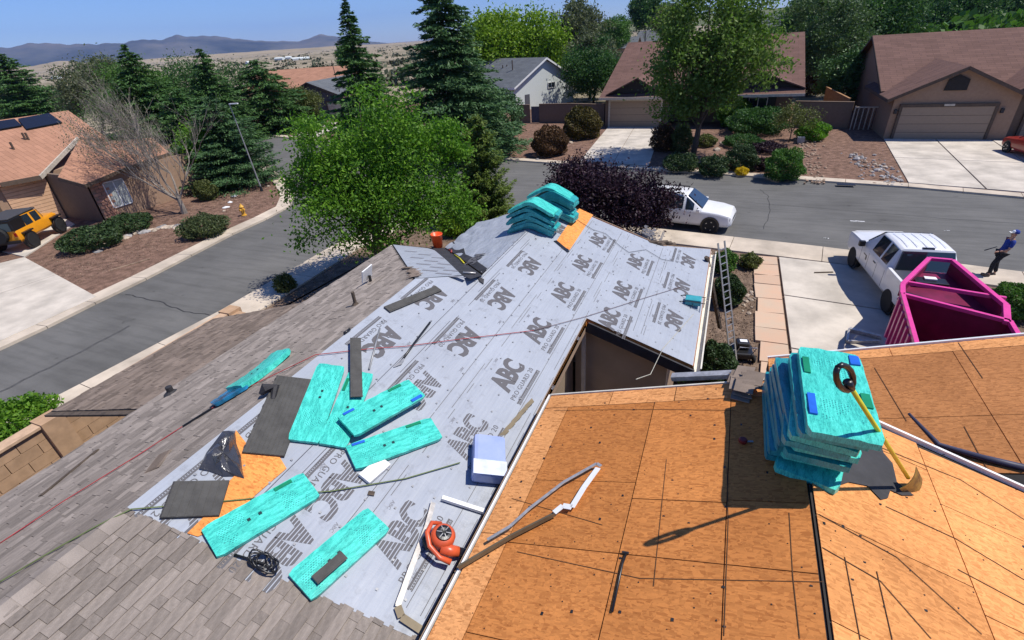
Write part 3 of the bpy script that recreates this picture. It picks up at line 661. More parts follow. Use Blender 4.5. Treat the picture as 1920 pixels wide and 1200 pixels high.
m_shedge = mat('shingle_edges', (.03, .035, .04), rough=.9)
def bundle(p, d, n, L, Wd, T, label, group=None, m=None, bend=0, marks=1, seed=0, taper=.0, root=None, curl=0):
    rg = random.Random(seed); nx, ny = 18, 7; b = MB(); top = []; bot = []
    ph = [rg.uniform(0, 6) for _ in range(4)]
    for i in range(nx):
        for j in range(ny):
            u, v = i/(nx-1), j/(ny-1); x = (u-.5)*L; y = (v-.5)*Wd
            e = min(u, 1-u)*L; f = min(v, 1-v)*Wd; rnd_ = min(1, e/.015)*.5+min(1, f/.015)*.5
            y *= 1-.10*max(0, 1-e/.05); y *= 1-taper*u
            z = T*(.86+.14*rnd_)+.003*math.sin(x*31+ph[0])*math.sin(y*40+ph[1])+.003*math.sin(x*70+y*30+ph[2])+curl*(2*u-1)**2
            zb = .0 + (T*.25 if e < .001 else 0)+curl*(2*u-1)**2
            dz = -bend*(math.sqrt(x*x+.01)-.1)
            top.append((x, y, z+dz)); bot.append((x, y, zb+dz))
    b.v = top+bot; K = nx*ny
    for i in range(nx-1):
        for j in range(ny-1):
            a = i*ny+j; b.f.append((a, a+ny, a+ny+1, a+1)); b.f.append((K+a, K+a+1, K+a+ny+1, K+a+ny))
    for i in range(nx-1):
        for j in (0, ny-1): a = i*ny+j; b.f.append((a, a+ny, K+a+ny, K+a))
    for j in range(ny-1):
        for i in (0, nx-1): a = i*ny+j; b.f.append((a, a+1, K+a+1, K+a))
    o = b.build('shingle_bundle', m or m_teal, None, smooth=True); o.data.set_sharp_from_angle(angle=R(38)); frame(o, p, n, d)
    if label: tag(o, label, 'shingle bundle', group)
    if marks:
        def mk(x0, x1, y0, y1, mm, nm='printed_mark'):
            q = MB(); k = 4; zz = lambda x: T*1.03+.008-bend*(math.sqrt(x*x+.01)-.1)+curl*(2*(x/L+.5)-1)**2
            for i in range(k):
                xa, xb = x0+(x1-x0)*i/k, x0+(x1-x0)*(i+1)/k; n0 = len(q.v)
                q.v += [(xa, y0, zz(xa)), (xb, y0, zz(xb)), (xb, y1, zz(xb)), (xa, y1, zz(xa))]; q.f.append((n0, n0+1, n0+2, n0+3))
            z = q.build(nm, mm, o)
        s = rg.choice((-1, 1))
        mk(.02*s, .05*s, -.02, .01, m_tealD); mk(.13*s, .16*s, -.02, .01, m_tealD)
        if marks > 1: mk(L*.18, L*.36, Wd*.5-.055, Wd*.5-.015, m_tealG)
        if marks > 2: mk(-L*.44, -L*.30, Wd*.5-.05, Wd*.5-.015, m_tealB)
        if marks == 4: mk(L*.30, L*.46, -Wd*.5+.015, -Wd*.5+.06, m_tealB)
    return o
GB = 'teal wrapped shingle bundles lying on the printed underlayment'
def lay(pl, n, a, b, Wd, label, T=.05, lift=.016, **k):
    A, B = pl(*a), pl(*b); return bundle((A+B)/2+n*lift, B-A, n, (B-A).length, Wd, T, label, GB, **k)
lay(onP, NP, (569, 833), (622, 690), .36, 'teal bundle beside the charcoal ribbed sheet, its long edge against the next bundle', marks=1, seed=1)
lay(onP, NP, (623, 841), (678, 703), .33, 'teal bundle half hidden under the narrow upright dark strip', marks=2, seed=2)
lay(onP, NP, (648, 815), (779, 742), .38, 'teal bundle lying across the others with a blue printed end', marks=4, seed=3, lift=.12)
lay(onP, NP, (657, 865), (817, 808), .36, 'teal bundle just above the small white board', marks=3, seed=4, lift=.03)
lay(onP, NP, (393, 1024), (584, 913), .37, 'long teal bundle crossed by the green rope, its low end on the shingle edge', marks=2, seed=5)
lay(onP, NP, (562, 1106), (709, 977), .36, 'teal bundle nearest the bottom of the photo with a small grey strip on it', marks=1, seed=6)
lay(onL, NL, (446, 738), (536, 668), .36, 'thin looking teal bundle on the shingles left of the ridge', marks=1, seed=7, curl=.03, T=.08)
A, B = onL(462, 728), onL(404, 765)
tb = bundle((A+B)/2+NL*.03, B-A, NL, (B-A).length, .34, .05, 'torn blue and black end of wrapper on the shingles left of the ridge', None, m=mat('blue_wrap', (.02, .28, .55), c2=(.01, .015, .02), scale=3, rough=.2), marks=0, seed=8, taper=.4); tb.name = 'torn_wrapper'; tb['category'] = 'wrapper'
# stacks draped over the far ridge
GS = 'bundles stacked over the far ridge beside the bare wood strip'
def ridge_stack(cx, cy, nn, word, seed):
    rg = random.Random(seed); zb = 4.85
    for k in range(nn):
        pos = 'bottom' if k == 0 else ('top' if k == nn-1 else ['second', 'third', 'fourth', 'fifth', 'sixth', 'seventh'][k-1])
        for r in range(1):
            bundle(Vector((cx+rg.uniform(-.09, .09), cy+rg.uniform(-.05, .05), zb+k*.082)), Vector((1, rg.uniform(-.10, .10), 0)), _v(0, 0, 1), 1.12, .42, .085,
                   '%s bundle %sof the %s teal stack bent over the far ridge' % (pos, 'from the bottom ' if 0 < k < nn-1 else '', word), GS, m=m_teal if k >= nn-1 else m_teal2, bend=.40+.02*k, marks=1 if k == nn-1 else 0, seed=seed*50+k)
ridge_stack(-3.95, 10.35, 8, 'nearer', 21); ridge_stack(-3.85, 11.45, 8, 'farther', 22)
# stack on the sheathing ridge near the shovel
GK = 'bundles in the teal stack on the bare sheathing'
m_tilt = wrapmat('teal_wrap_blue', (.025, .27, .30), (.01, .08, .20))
rg = random.Random(5); K = 8
base = Vector((1.05, 4.20, 5.40))
for k in range(K):
    top = k == K-1; dz = .088*k
    c = base+_v(rg.uniform(-.035, .035)-.02+.010*k, rg.uniform(-.025, .025)-.040*k, dz)
    if k == 0: c += _v(.10, -.16, -.02)
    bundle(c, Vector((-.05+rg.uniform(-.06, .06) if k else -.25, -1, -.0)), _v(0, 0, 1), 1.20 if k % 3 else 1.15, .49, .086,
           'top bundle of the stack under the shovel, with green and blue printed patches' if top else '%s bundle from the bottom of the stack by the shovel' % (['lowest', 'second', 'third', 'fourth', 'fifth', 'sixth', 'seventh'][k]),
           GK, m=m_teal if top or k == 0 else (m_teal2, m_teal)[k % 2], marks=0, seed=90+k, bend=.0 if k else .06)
tp = [o for o in C.objects if o.get('label', '').startswith('top bundle of the stack under')][0]
for nm, x0, x1, y0, y1, mm in (('printed_patch', -.54, -.40, .15, .225, m_tealB), ('printed_patch', -.40, -.16, -.225, -.175, m_tealG), ('printed_patch', .14, .40, -.225, -.17, m_tealB), ('printed_patch', .02, .20, .16, .225, m_tealG)):
    MB().box(x0, x1, y0, y1, .080, .099).build(nm, mm, tp)
for k in range(6):
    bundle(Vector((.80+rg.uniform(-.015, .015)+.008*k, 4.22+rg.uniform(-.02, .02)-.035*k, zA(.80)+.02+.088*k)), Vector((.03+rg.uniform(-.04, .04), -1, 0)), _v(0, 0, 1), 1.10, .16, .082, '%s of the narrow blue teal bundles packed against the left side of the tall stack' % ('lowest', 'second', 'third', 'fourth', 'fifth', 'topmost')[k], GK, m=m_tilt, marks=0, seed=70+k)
# black felt scrap under the stack
sheet_o = sheet('felt_scrap', [tuple(onB(*p)+NB*.012) for p in ((1530, 905), (1560, 880), (1640, 800), (1655, 850), (1672, 870), (1680, 905), (1712, 930), (1690, 930), (1668, 920), (1663, 935), (1650, 938), (1625, 912), (1590, 905), (1560, 915), (1557, 905), (1540, 916))], m_felt, .004)
tag(sheet_o, 'ragged black felt scrap spread under the teal stack and shovel', 'felt')
# ---- shovel
sh = empty('roofing_shovel', onB(1708, 905), 'roofing shovel with yellow shaft and black grip leaning on the teal stack', 'shovel')
blade = onB(1708, 915)+NB*.03; grip = G(1572, 690, 6.86); neck = blade+(grip-blade)*.13; d = (grip-blade).normalized()
def loc(o): o.matrix_world = Matrix.Translation(-sh.location) @ o.matrix_world; return o
m_yel = mat('yellow_fibreglass', (.62, .55, .03), rough=.35)
st = blade+d*.22; gs = grip-d*.30
MB().tube([st-sh.location, gs-sh.location], .017, 8).build('shaft', m_yel, sh, smooth=True)
q = (d.cross(ray(1575, 690).normalized()).normalized()*-.8+d.cross(NB).normalized()*.5).normalized(); q = (q-d*q.dot(d)).normalized(); gl = []
for k in range(13):
    t = 2*math.pi*k/12; gl.append(grip-d*.14+d*(.15*math.cos(t))+q*(.06*math.sin(t))-sh.location)
MB().tube(gl, .020, 6).tube([gs-sh.location, grip-d*.2-sh.location], [.022, .03], 8).build('grip', m_black, sh, smooth=True)
bl = MB(); nn = 7
for i in range(nn):
    for j in range(nn):
        u, v = i/(nn-1), j/(nn-1)-.5; w = .24*(1-.1*u); p = st-d*(.0+.30*u)+q*(v*w)+(d.cross(q))*(-.03+.12*v*v*(1))-sh.location
        bl.v.append(tuple(p))
for i in range(nn-1):
    for j in range(nn-1): a = i*nn+j; bl.f.append((a, a+1, a+nn+1, a+nn))
bo = bl.build('blade', mat('worn_blade', (.28, .22, .06), c2=(.05, .04, .03), scale=9, rough=.4, metal=.5), sh); sm = bo.modifiers.new('s', 'SOLIDIFY'); sm.thickness = .004
# ---- dark ribbed packs and strips
m_char = mat('charcoal_granules', (.085, .082, .075), var=.2, scale=8, rough=.9, fine=.4, bst=.4, bscale=260, bdist=.003)
def ribbed(a, b, Wd, label, lift=.016, ribs=9, T=.03, pl=onP, n=NP, m=None, cat='shingle pack'):
    A, B = pl(*a), pl(*b); L = (B-A).length; x = MB(); x.box(-L/2, L/2, -Wd/2, Wd/2, 0, T)
    o = x.build('strip_pack', m or m_char, None); frame(o, (A+B)/2+n*lift, n, B-A); tag(o, label, cat)
    for i in range(ribs):
        y = -Wd/2+Wd*(i+.5)/ribs; MB().box(-L/2+.004, L/2-.004, y-Wd/ribs*.36, y+Wd/ribs*.36, T+.0005, T+.004).build('rib', m or m_char, o)
    if ribs > 5:
        for i in range(8): xx = -L/2+L*(i+.5)/8; MB().box(xx-.02, xx+.02, Wd/2-.012, Wd/2+.004, T*.4, T+.005).build('tab', m_felt, o)
    return o
ribbed((494, 856), (553, 712), .44, 'large charcoal ribbed shingle pack left of the teal bundles')
ribbed((357, 973), (380, 906), .50, 'charcoal ribbed shingle pack crossed by the green rope near the lower left', ribs=7)
ribbed((668, 756), (666, 645), .15, 'narrow upright dark strip lying across a teal bundle', lift=.11, ribs=1, T=.012, cat='strip')
ribbed((725, 583), (822, 543), .16, 'dark grey strip below the torn hip corner', ribs=1, T=.02, cat='strip')
ribbed((590, 1098), (645, 1050), .10, 'short grey strip lying on the lowest teal bundle', lift=.10, ribs=1, T=.012, cat='strip')
ribbed((286, 884), (312, 850), .16, 'pale grey loose shingle on the left slope', pl=onL, n=NL, ribs=1, T=.008, m=m_shing2, cat='shingle')
ribbed((78, 932), (185, 845), .06, 'long thin dark sliver of shingle on the left slope', pl=onL, n=NL, ribs=1, T=.008, m=m_bark, cat='sliver')
# white board, lavender block, brown chip
def block(a, b, Wd, T, label, name, cat, m, lift=.016, pl=onP, n=NP, bev=.01):
    A, B = pl(*a), pl(*b); L = (B-A).length; o = MB().box(-L/2, L/2, -Wd/2, Wd/2, 0, T).build(name, m, None, bevel=bev); frame(o, (A+B)/2+n*lift, n, B-A); return tag(o, label, cat)
block((682, 903), (722, 868), .17, .05, 'small white board lying below the teal bundles', 'white_board', 'board', m_white)
m_lav = mat('lavender_film', (.26, .33, .62), c2=(.36, .42, .66), scale=2, rough=.18)
lv = block((912, 910), (912, 836), .40, .22, 'pale blue plastic wrapped roll of membrane by the dark gap', 'wrapped_block', 'wrapped roll', m_lav, bev=.05)
MB().box(-.3, -.1, -.202, .202, .22, .2235).build('label_band', mat('pale_band', (.62, .66, .75), rough=.2), lv)
block((690, 926), (702, 928), .05, .012, 'tiny brown wood chip on the underlayment', 'wood_chip', 'chip', m_bark, bev=0)
# ---- torn black plastic
b = MB(); rg = random.Random(2); ring = [onP(*p) for p in ((418, 812), (388, 848), (372, 880), (420, 892), (458, 902), (452, 860), (442, 808))]; cen = onP(420, 858)+NP*.10
b.v = [tuple(cen)]; m1 = []
for k, p in enumerate(ring):
    for q_ in (p, p.lerp(ring[(k+1) % len(ring)], .5)):
        m1.append(q_)
for f, up in ((.45, .11), (.8, .05), (1.0, .02)):
    for p in m1:
        q_ = cen-NP*.1; w = q_.lerp(p, f)+NP*(up+rg.uniform(-.03, .04)*(f < .99)); b.v.append(tuple(w+_v(rg.uniform(-.02, .02), rg.uniform(-.02, .02), 0)))
n_ = len(m1)
for k in range(n_):
    b.f.append((0, 1+k, 1+(k+1) % n_))
    for r in (0, 1): b.f.append((1+r*n_+k, 1+(r+1)*n_+k, 1+(r+1)*n_+(k+1) % n_, 1+r*n_+(k+1) % n_))
tag(b.build('plastic_sheet', mat('crumpled_black_plastic', (.045, .045, .05), rough=.22, bst=.6, bscale=9, bdist=.03, spec=.7), None, smooth=False), 'crumpled shiny black plastic sheet beside the bare orange wood patch', 'plastic sheet')
tag(MB().tube([onP(490, 742)+NP*.03, onP(497, 738)+NP*.10, onP(517, 735)+NP*.08, onP(512, 752)+NP*.03], [.03, .07, .06, .03], 7).build('plastic_scrap', m_felt, None), 'dark rolled scrap of felt at the ridge above the charcoal pack', 'scrap')
# ---- bars and prying tools
def rod(pts, r, m, name, label, cat, pl=onP, n=NP, lift=.03, sides=6):
    P3 = [pl(*p)+n*lift for p in pts]; o = MB().tube(P3, r, sides).build(name, m, None, smooth=True); return tag(o, label, cat)
hatch = rod([(750, 683), (775, 648), (806, 607)], .018, m_black, 'pry_bar', 'long black pry bar lying on the underlayment right of the loop of rope', 'pry bar')
MB().tube([onP(738, 690)+NP*.02, onP(750, 684)+NP*.03, onP(756, 676)+NP*.03], [.006, .03, .02], 5).build('claw', m_grey, hatch)
rod([(692, 695), (712, 618)], .014, m_grey, 'grey_rod', 'thin grey rod right of the narrow dark strip', 'rod')
t_ = rod([(1149, 1150), (1168, 1060), (1175, 1040)], .010, m_black, 'pry_bar', 'black flat pry bar alone on the middle sheathing', 'pry bar', onA, NA, .018)
MB().tube([onA(1168, 1038)+NA*.02, onA(1180, 1040)+NA*.02], .01, 5).build('claw', m_felt, t_)
rod([(345, 803), (405, 765), (445, 742)], .012, m_black, 'thin_bar', 'thin black bar trailing from the torn wrapper on the left slope', 'bar', onL, NL)
tb = rod([(645, 628), (656, 620)], .02, m_black, 'dark_scrap', 'black scrap on the ridge edge above the dark strips', 'scrap')
cp = empty('tape_measure', onA(1393, 832)+NA*.02, 'small dark red tape reel on the sheathing by the stack shadow', 'tape measure')
MB().lathe([(.035, 0), (.04, .01), (.04, .035), (.03, .045)], sides=12).build('case', mat('dark_red', (.16, .01, .01), rough=.4), cp); MB().bar((.03, 0, .02), (.09, .02, .02), .02, .004).build('blade', m_grey, cp)
# ---- bent metal edging
def strip_metal(P3, w, m, name, label, cat, n, th=.004, lip=.04):
    b = MB()
    for a, c in zip(P3, P3[1:]):
        b.bar(a, c, w, th, up=n); s = (c-a).cross(n).normalized()*w/2; b.bar(a+s+n*lip/2, c+s+n*lip/2, th, lip, up=n)
    return tag(b.build(name, m, None), label, cat)
m_brz = mat('brown_metal', (.16, .125, .075), rough=.4, metal=.2)
o = strip_metal([onA(*p)+NA*.03 for p in ((862, 1068), (960, 1010), (1042, 968))], .06, m_brz, 'bent_drip_edge', 'bent length of metal edging folded in a long hairpin on the sheathing', 'metal edging', NA)
b = MB(); pts = [onA(*p)+NA*.05 for p in ((1042, 968), (1058, 955), (1075, 958), (1098, 920), (1124, 884))]
for a, c in zip(pts, pts[1:]): b.bar(a, c, .06, .006, up=NA)
b.build('white_face', m_white, o)
pts = [onA(*p)+NA*.06 for p in ((1130, 882), (1122, 877), (1060, 912), (998, 960), (960, 995), (918, 1020))]; b = MB()
for a, c in zip(pts, pts[1:]): b.bar(a, c, .035, .006, up=NA)
b.build('folded_leg', m_alu, o)
o = strip_metal([onP(*p)+NP*.03 for p in ((812, 945), (800, 990), (770, 1070), (745, 1140))], .05, m_alu, 'bent_drip_edge', 'L shaped piece of metal edging lying around the orange blower', 'metal edging', NP)
b = MB(); pts = [onP(*p)+NP*.04 for p in ((745, 1140), (752, 1160), (785, 1182), (800, 1192))]
for a, c in zip(pts, pts[1:]): b.bar(a, c, .07, .006, up=NP)
b.build('brown_leg', m_brz, o)
strip_metal([onP(*p)+NP*.03 for p in ((828, 936), (908, 962))], .07, m_white, 'white_flashing', 'short white metal flashing pointing at the dark gap', 'flashing', NP)
# torn felt and offcuts in the gap between the roofs
b = MB()
for k in range(5): p = onP(945+k*12, 815-k*13); b.obox(p+_v(0, 0, .02+.01*k), Vector((.03, .07, .02)), Vector((.02, -.01, -.02)), _v(0, 0, .003))
tag(b.build('torn_edge', m_brz, None), 'torn metal and felt offcuts at the edge of the dark gap', 'scrap')['kind'] = 'stuff'
# ---- leaf blower
bw = empty('leaf_blower', onP(826, 1022)+NP*.02, 'orange red leaf blower with black nozzle lying on the underlayment', 'leaf blower')
m_org = mat('blower_orange', (.62, .10, .035), rough=.35, spec=.5)
frame(bw, onP(826, 1022)+NP*.02, NP, onP(870, 1030)-onP(820, 1022))
b = MB(); b.lathe([(.05, -.07), (.10, -.06), (.13, -.02), (.13, .05), (.10, .085), (.05, .09)], (0, .02, .10), 'z', 18); b.build('housing', m_org, bw, smooth=True)
b = MB(); b.lathe([(.085, .0), (.08, .02), (.05, .025), (.02, .015)], (0, .02, .185), 'z', 18); b.build('fan_cover', m_black, bw)
for k in range(6):
    t = k*math.pi/3; MB().bar((.02*math.cos(t), .02+.02*math.sin(t), .213), (.075*math.cos(t), .02+.075*math.sin(t), .208), .008, .006).build('grille_bar', m_grey, bw)
MB().tube([(0, -.09, .09), (.10, -.10, .085), (.19, -.09, .08)], [.07, .062, .05], 12).build('outlet', m_org, bw, smooth=True)
MB().tube([(.18, -.09, .08), (.40, -.085, .07)], [.045, .035], 12).build('nozzle', m_black, bw, smooth=True)
MB().tube([(-.04, .16, .12), (-.14, .12, .17), (-.17, 0, .18), (-.12, -.12, .16), (0, -.20, .12), (.12, -.22, .10)], [.02, .024, .026, .026, .026, .032], 10).build('handle', m_org, bw, smooth=True)
MB().tube([(-.13, .05, .10), (-.16, .0, .06), (-.12, -.1, .05)], [.03, .05, .03], 8).build('motor_cover', m_black, bw, smooth=True)
# ---- cord coil at the roof break
cc = MB()
for k in range(4):
    c = onP(484+k*6, 1052+k*4)+NP*(.05+.01*k); pts = [c+Vector((.09*math.cos(t+k)*(1+.1*k), .07*math.sin(t+k), .02*math.sin(3*t+k)-.03*math.cos(t+k))) for t in [i*math.pi/7 for i in range(15)]]; cc.tube(pts, .010, 5)
pts = [onP(*p)+NP*.03 for p in ((440, 1043), (470, 1052), (500, 1062), (515, 1076))]; cc.tube(pts, .012, 5)
tag(cc.build('cord_coil', m_black, None, smooth=True), 'tangled black cord at the shingle edge below the long teal bundle', 'cord')
# ---- bucket and hammer tacker on the valley membrane
bp = onT(822, 465)+_v(0, 0, .03); bk = empty('bucket', bp, 'orange plastic bucket standing at the valley by the torn underlayment', 'bucket')
MB().lathe([(.12, 0), (.15, .34), (.158, .34), (.158, .37), (.145, .37), (.118, .02), (.01, .02)], sides=20).build('pail', mat('bucket_orange', (.85, .10, .02), rough=.35), bk, smooth=True)
MB().tube([(.155*math.cos(t), .155*math.sin(t)*.4-.06, .33-.12*math.sin(t)) for t in [i*math.pi/8 for i in range(9)]], .005, 5).build('handle', m_grey, bk)
rod([(852, 480), (862, 487), (870, 496)], .018, m_yel, 'utility_knife', 'yellow handled tool on the black membrane beside the bucket', 'tool', onT, NT_)
rod([(846, 476), (848, 468), (843, 472)], .025, mat('tool_red', (.3, .03, .02), rough=.5), 'tool_pouch', 'small red and black tool pouch beside the orange bucket', 'tool pouch', onT, NT_, .04)
rod([(868, 515), (892, 516)], .02, m_alu, 'nail_gun', 'small black and silver tool at the foot of the valley', 'tool', onT, NT_, .04)
# ---- white vent board standing on the left slope
vp = onL(692, 530); vb = empty('propped_board', vp, 'square white board propped on the shingles below the hip', 'board')
MB().obox((0, 0, .20), (.01, .15, .02), (.05, -.02, .14), (.012, .0, -.004)).build('panel', m_white, vb); MB().tube([(.05, 0, 0), (.03, .02, .16)], .03, 6).build('prop', m_black, vb)
# ---- ropes, cable, string
def rope(segs, r, m, label, name='rope', cat='rope'):
    pts = []
    for pl, n, px in segs:
        for p in px: pts.append(pl(*p)+n*.03)
    out = []
    for a, c in zip(pts, pts[1:]):
        for i in range(6):
            t = i/6; out.append(a.lerp(c, t))
    out.append(pts[-1]); return tag(MB().tube(out, r, 5).build(name, m, None, smooth=True), label, cat)
rope([(onL, NL, [(0, 1025), (120, 945), (260, 858), (380, 780), (470, 728)]), (onP, NP, [(592, 668), (700, 656), (760, 652), (850, 640), (1000, 622)])], .006, mat('red_rope', (.35, .03, .035), rough=.7), 'thin red rope running from the left slope across the underlayment')
rope([(onP, NP, [(1000, 622), (1100, 595), (1200, 563), (1275, 540)])], .005, mat('grey_cord', (.16, .10, .10), rough=.7), 'thin dark cord running up to the ladder corner')
rope([(onL, NL, [(0, 1098), (60, 1062), (120, 1027), (190, 988)]), (onP, NP, [(247, 958), (330, 951), (450, 940), (560, 928), (620, 924)]), (onP, NP, [(760, 900), (862, 870)])], .007, mat('green_rope', (.13, .17, .06), rough=.7), 'thin olive green rope crossing the ridge and the charcoal pack')
rope([(onP, NP, [(1078, 412), (1110, 432), (1135, 440), (1160, 462), (1178, 475), (1210, 470), (1240, 488), (1262, 492)])], .005, m_felt, 'thin black cable snaking over the far underlayment', 'cable', 'cable')
s0, s1 = onP(1300, 590)+NP*.02, onP(1242, 655)+NP*.02; s2 = onA(1190, 722)+_v(0, .1, .02)
tag(MB().tube([s0, s1, s1.lerp(s2, .5)-_v(0, 0, .25), s2], .006, 5).build('cord', mat('pale_cord', (.42, .40, .33), rough=.8), None), 'pale cord hanging from the underlayment edge to the sheathing', 'cord')
# ---- ladder frame clamp, bucket and poles at the far gutter
m_ladder = mat('ladder_metal', (.34, .34, .33), rough=.35, metal=.5)
lt, lb = Vector((.22, 13.1, 3.75)), G(1378, 705, .05); ld = empty('ladder', lb, 'aluminium extension ladder leaning on the gutter above the shrubs', 'ladder')
dl = (lt-lb); sd = dl.cross(_v(0, 0, 1)).normalized()*.13
for s in (-1, 1): MB().bar(sd*s, dl+sd*s, .02, .05, up=sd).build('rail', m_ladder, ld)
for i in range(1, 20): MB().tube([sd+dl*i/20, -sd+dl*i/20], .014, 6).build('rung', m_ladder, ld)
pb = G(1350, 615, 1.2); tag(MB().bar(onP(1316, 488)+_v(.1, 0, .1), pb, .10, .07).build('loose_downspout', m_bark, None), 'dark brown loose downspout hanging beside the gutter', 'downspout')
rk = empty('bucket_rack', onP(1298, 572)+NP*.02, 'small teal pail in a black wire frame at the gutter corner', 'pail')
MB().box(-.16, .16, -.12, .12, .03, .16).build('pail', mat('teal_pail', (.05, .32, .36), rough=.3), rk, bevel=.02)
fr = MB()
for s in (-1, 1): fr.tube([(-.45, .14*s+.1, .02), (-.1, .14*s, .14), (.24, .14*s, .12)], .010, 5)
for x in (-.3, .0, .22): fr.tube([(x, -.2, .06), (x, .24, .06)], .008, 5)
fr.build('wire_frame', m_felt, rk)
gp = MB().bar(onA(1258, 716)+_v(0, .1, -.0), onA(1382, 711)+_v(0, .1, .0), .10, .06).build('gutter_section', m_alu, None); tag(gp, 'silver gutter section along the top edge of the middle sheathing', 'gutter')
b = MB(); rg = random.Random(8)
for k in range(12): p = onA(1396+rg.uniform(-14, 16), 722+rg.uniform(-20, 20))+_v(0, 0, .02+.008*k); b.obox(p, Vector((.09, rg.uniform(-.05, .05), .02)), Vector((rg.uniform(-.03, .03), .13, 0)), _v(0, 0, .004))
tag(b.build('torn_shingles', m_shing2, None), 'heap of torn dark shingle pieces at the corner of the middle sheathing', 'shingle scraps')['kind'] = 'stuff'
tag(MB().tube([onC(1690, 805)+_v(0, 0, .25), onC(1760, 838)+NC*.03, onC(1840, 862)+NC*.03, onC(1925, 882)+NC*.03], [.015, .03, .035, .035], 6).build('felt_roll', mat('navy_felt', (.05, .05, .085), rough=.5), None, smooth=True), 'dark navy felt strip lying on the farther sheathing beyond the white edging', 'felt strip')
b = MB()
for k in range(6): p = onP(1222+k*7, 455+(k % 3)*2); b.obox(p+NP*.03, Vector((.12, .05, 0)), Vector((-.03, .04, .01)), _v(0, 0, .006))
tag(b.build('torn_scraps', m_bark, None), 'dark torn scraps along the far rake of the underlayment', 'scrap')['kind'] = 'stuff'

# ================================================================== vehicles
def loft(st):
    b = MB(); K = 8
    for x, zb, w, belt, tw, zt in st:
        half = [(w*.55, zb), (w*.93, zb+.02), (w, zb+.14), (w*1.0, belt-.12), (w*.965, belt), (tw, zt-.05), (tw*.88, zt), (0, zt+.015)]
        for y, z in half: b.v.append((x, y, z))
        for y, z in reversed(half[:-1]): b.v.append((x, -y, z))
    M = 15
    for i in range(len(st)-1):
        for k in range(M-1):
            b.f.append((i*M+k, (i+1)*M+k, (i+1)*M+k+1, i*M+k+1))
        b.f.append((i*M+M-1, (i+1)*M+M-1, (i+1)*M, i*M))
    b.f.append(tuple(range(M))); b.f.append(tuple((len(st)-1)*M+k for k in reversed(range(M)))); return b
def pane(b, root, q, m, name, ins=.07, off=.012):
    q = [Vector(p) for p in q]; c = sum(q, Vector())/4; n = (q[1]-q[0]).cross(q[3]-q[0]).normalized()
    if n.dot(c-Vector((0, 0, .7))) < 0: n = -n
    q = [p+(c-p)*ins+n*off for p in q]; q2 = [p-n*off*1.5 for p in q]; o = MB(); o.v = [tuple(p) for p in q+q2]
    o.f = [(0, 1, 2, 3)]+[(i, (i+1) % 4, 4+(i+1) % 4, 4+i) for i in range(4)]; return o.build(name, m, root)
def wheel(root, x, y, r, w, m=None):
    s = 1 if y > 0 else -1; h = empty_child('wheel', root, (x, y, r))
    MB().lathe([(r*.62, -w/2), (r*.93, -w/2), (r, -w*.35), (r, w*.35), (r*.93, w/2), (r*.62, w/2)], axis='y', sides=24).build('tyre', m_rubber, h, smooth=False)
    b = MB(); b.lathe([(r*.60, -.01), (r*.60, .01)], (0, s*w*.30, 0), 'y', 20)
    for k in range(5):
        t = k*2*math.pi/5; b.bar((0, s*w*.42, 0), (r*.58*math.cos(t), s*w*.44, r*.58*math.sin(t)), .06, .03, up=(0, 1, 0))
    b.build('rim', m or m_rim, h)
def empty_child(name, root, loc):
    o = bpy.data.objects.new(name, None); C.objects.link(o); o.parent = root; o.location = loc; o.empty_display_size = .1; return o
def vehicle(name, label, cat, at, heading, st, wheels, pm, glass=(), rim=None, arch=None):
    root = empty(name, at, label, cat); root.rotation_euler.z = heading
    b = loft(st); o = b.build('body', pm, root, smooth=True); sb = o.modifiers.new('b', 'BEVEL'); sb.width = .03; sb.segments = 2; sb.limit_method = 'ANGLE'; sb.angle_limit = R(25)
    M = 15
    for kind, i, t0, t1, nm in glass:
        A, B_ = i*M, (i+1)*M
        if kind == 'f': q = [b.v[A+5], b.v[A+9], b.v[B_+9], b.v[B_+5]]; q = [Vector(q[0])*1, Vector(q[1]), Vector(q[2]), Vector(q[3])]; pane(b, root, q, m_glass, nm, .06, .085)
        else:
            for s in (4, 9):
                a0, a1 = (4, 5) if s == 4 else (10, 9)
                l0, l1 = Vector(b.v[A+a0]).lerp(Vector(b.v[B_+a0]), t0), Vector(b.v[A+a0]).lerp(Vector(b.v[B_+a0]), t1)
                h0, h1 = Vector(b.v[A+a1]).lerp(Vector(b.v[B_+a1]), t0), Vector(b.v[A+a1]).lerp(Vector(b.v[B_+a1]), t1)
                pane(b, root, [l0, l1, h1, h0], m_glass, nm, .10)
    for x, y, r, w in wheels:
        s = 1 if y > 0 else -1
        MB().lathe([(r*1.18, -.05), (r*1.18, .012)], (x, y+s*(w/2-.03), r*1.02), 'y', 24).build('wheel_arch', arch or m_black, root)
        wheel(root, x, y+s*.035, r, w, rim)
    return root
m_wp = paint('white_paint', (.74, .74, .74)); m_lens = mat('lamp_lens', (.55, .55, .55), rough=.15); m_red = mat('tail_red', (.35, .01, .01), rough=.2)
PKH = math.atan2(5.1, -.62)
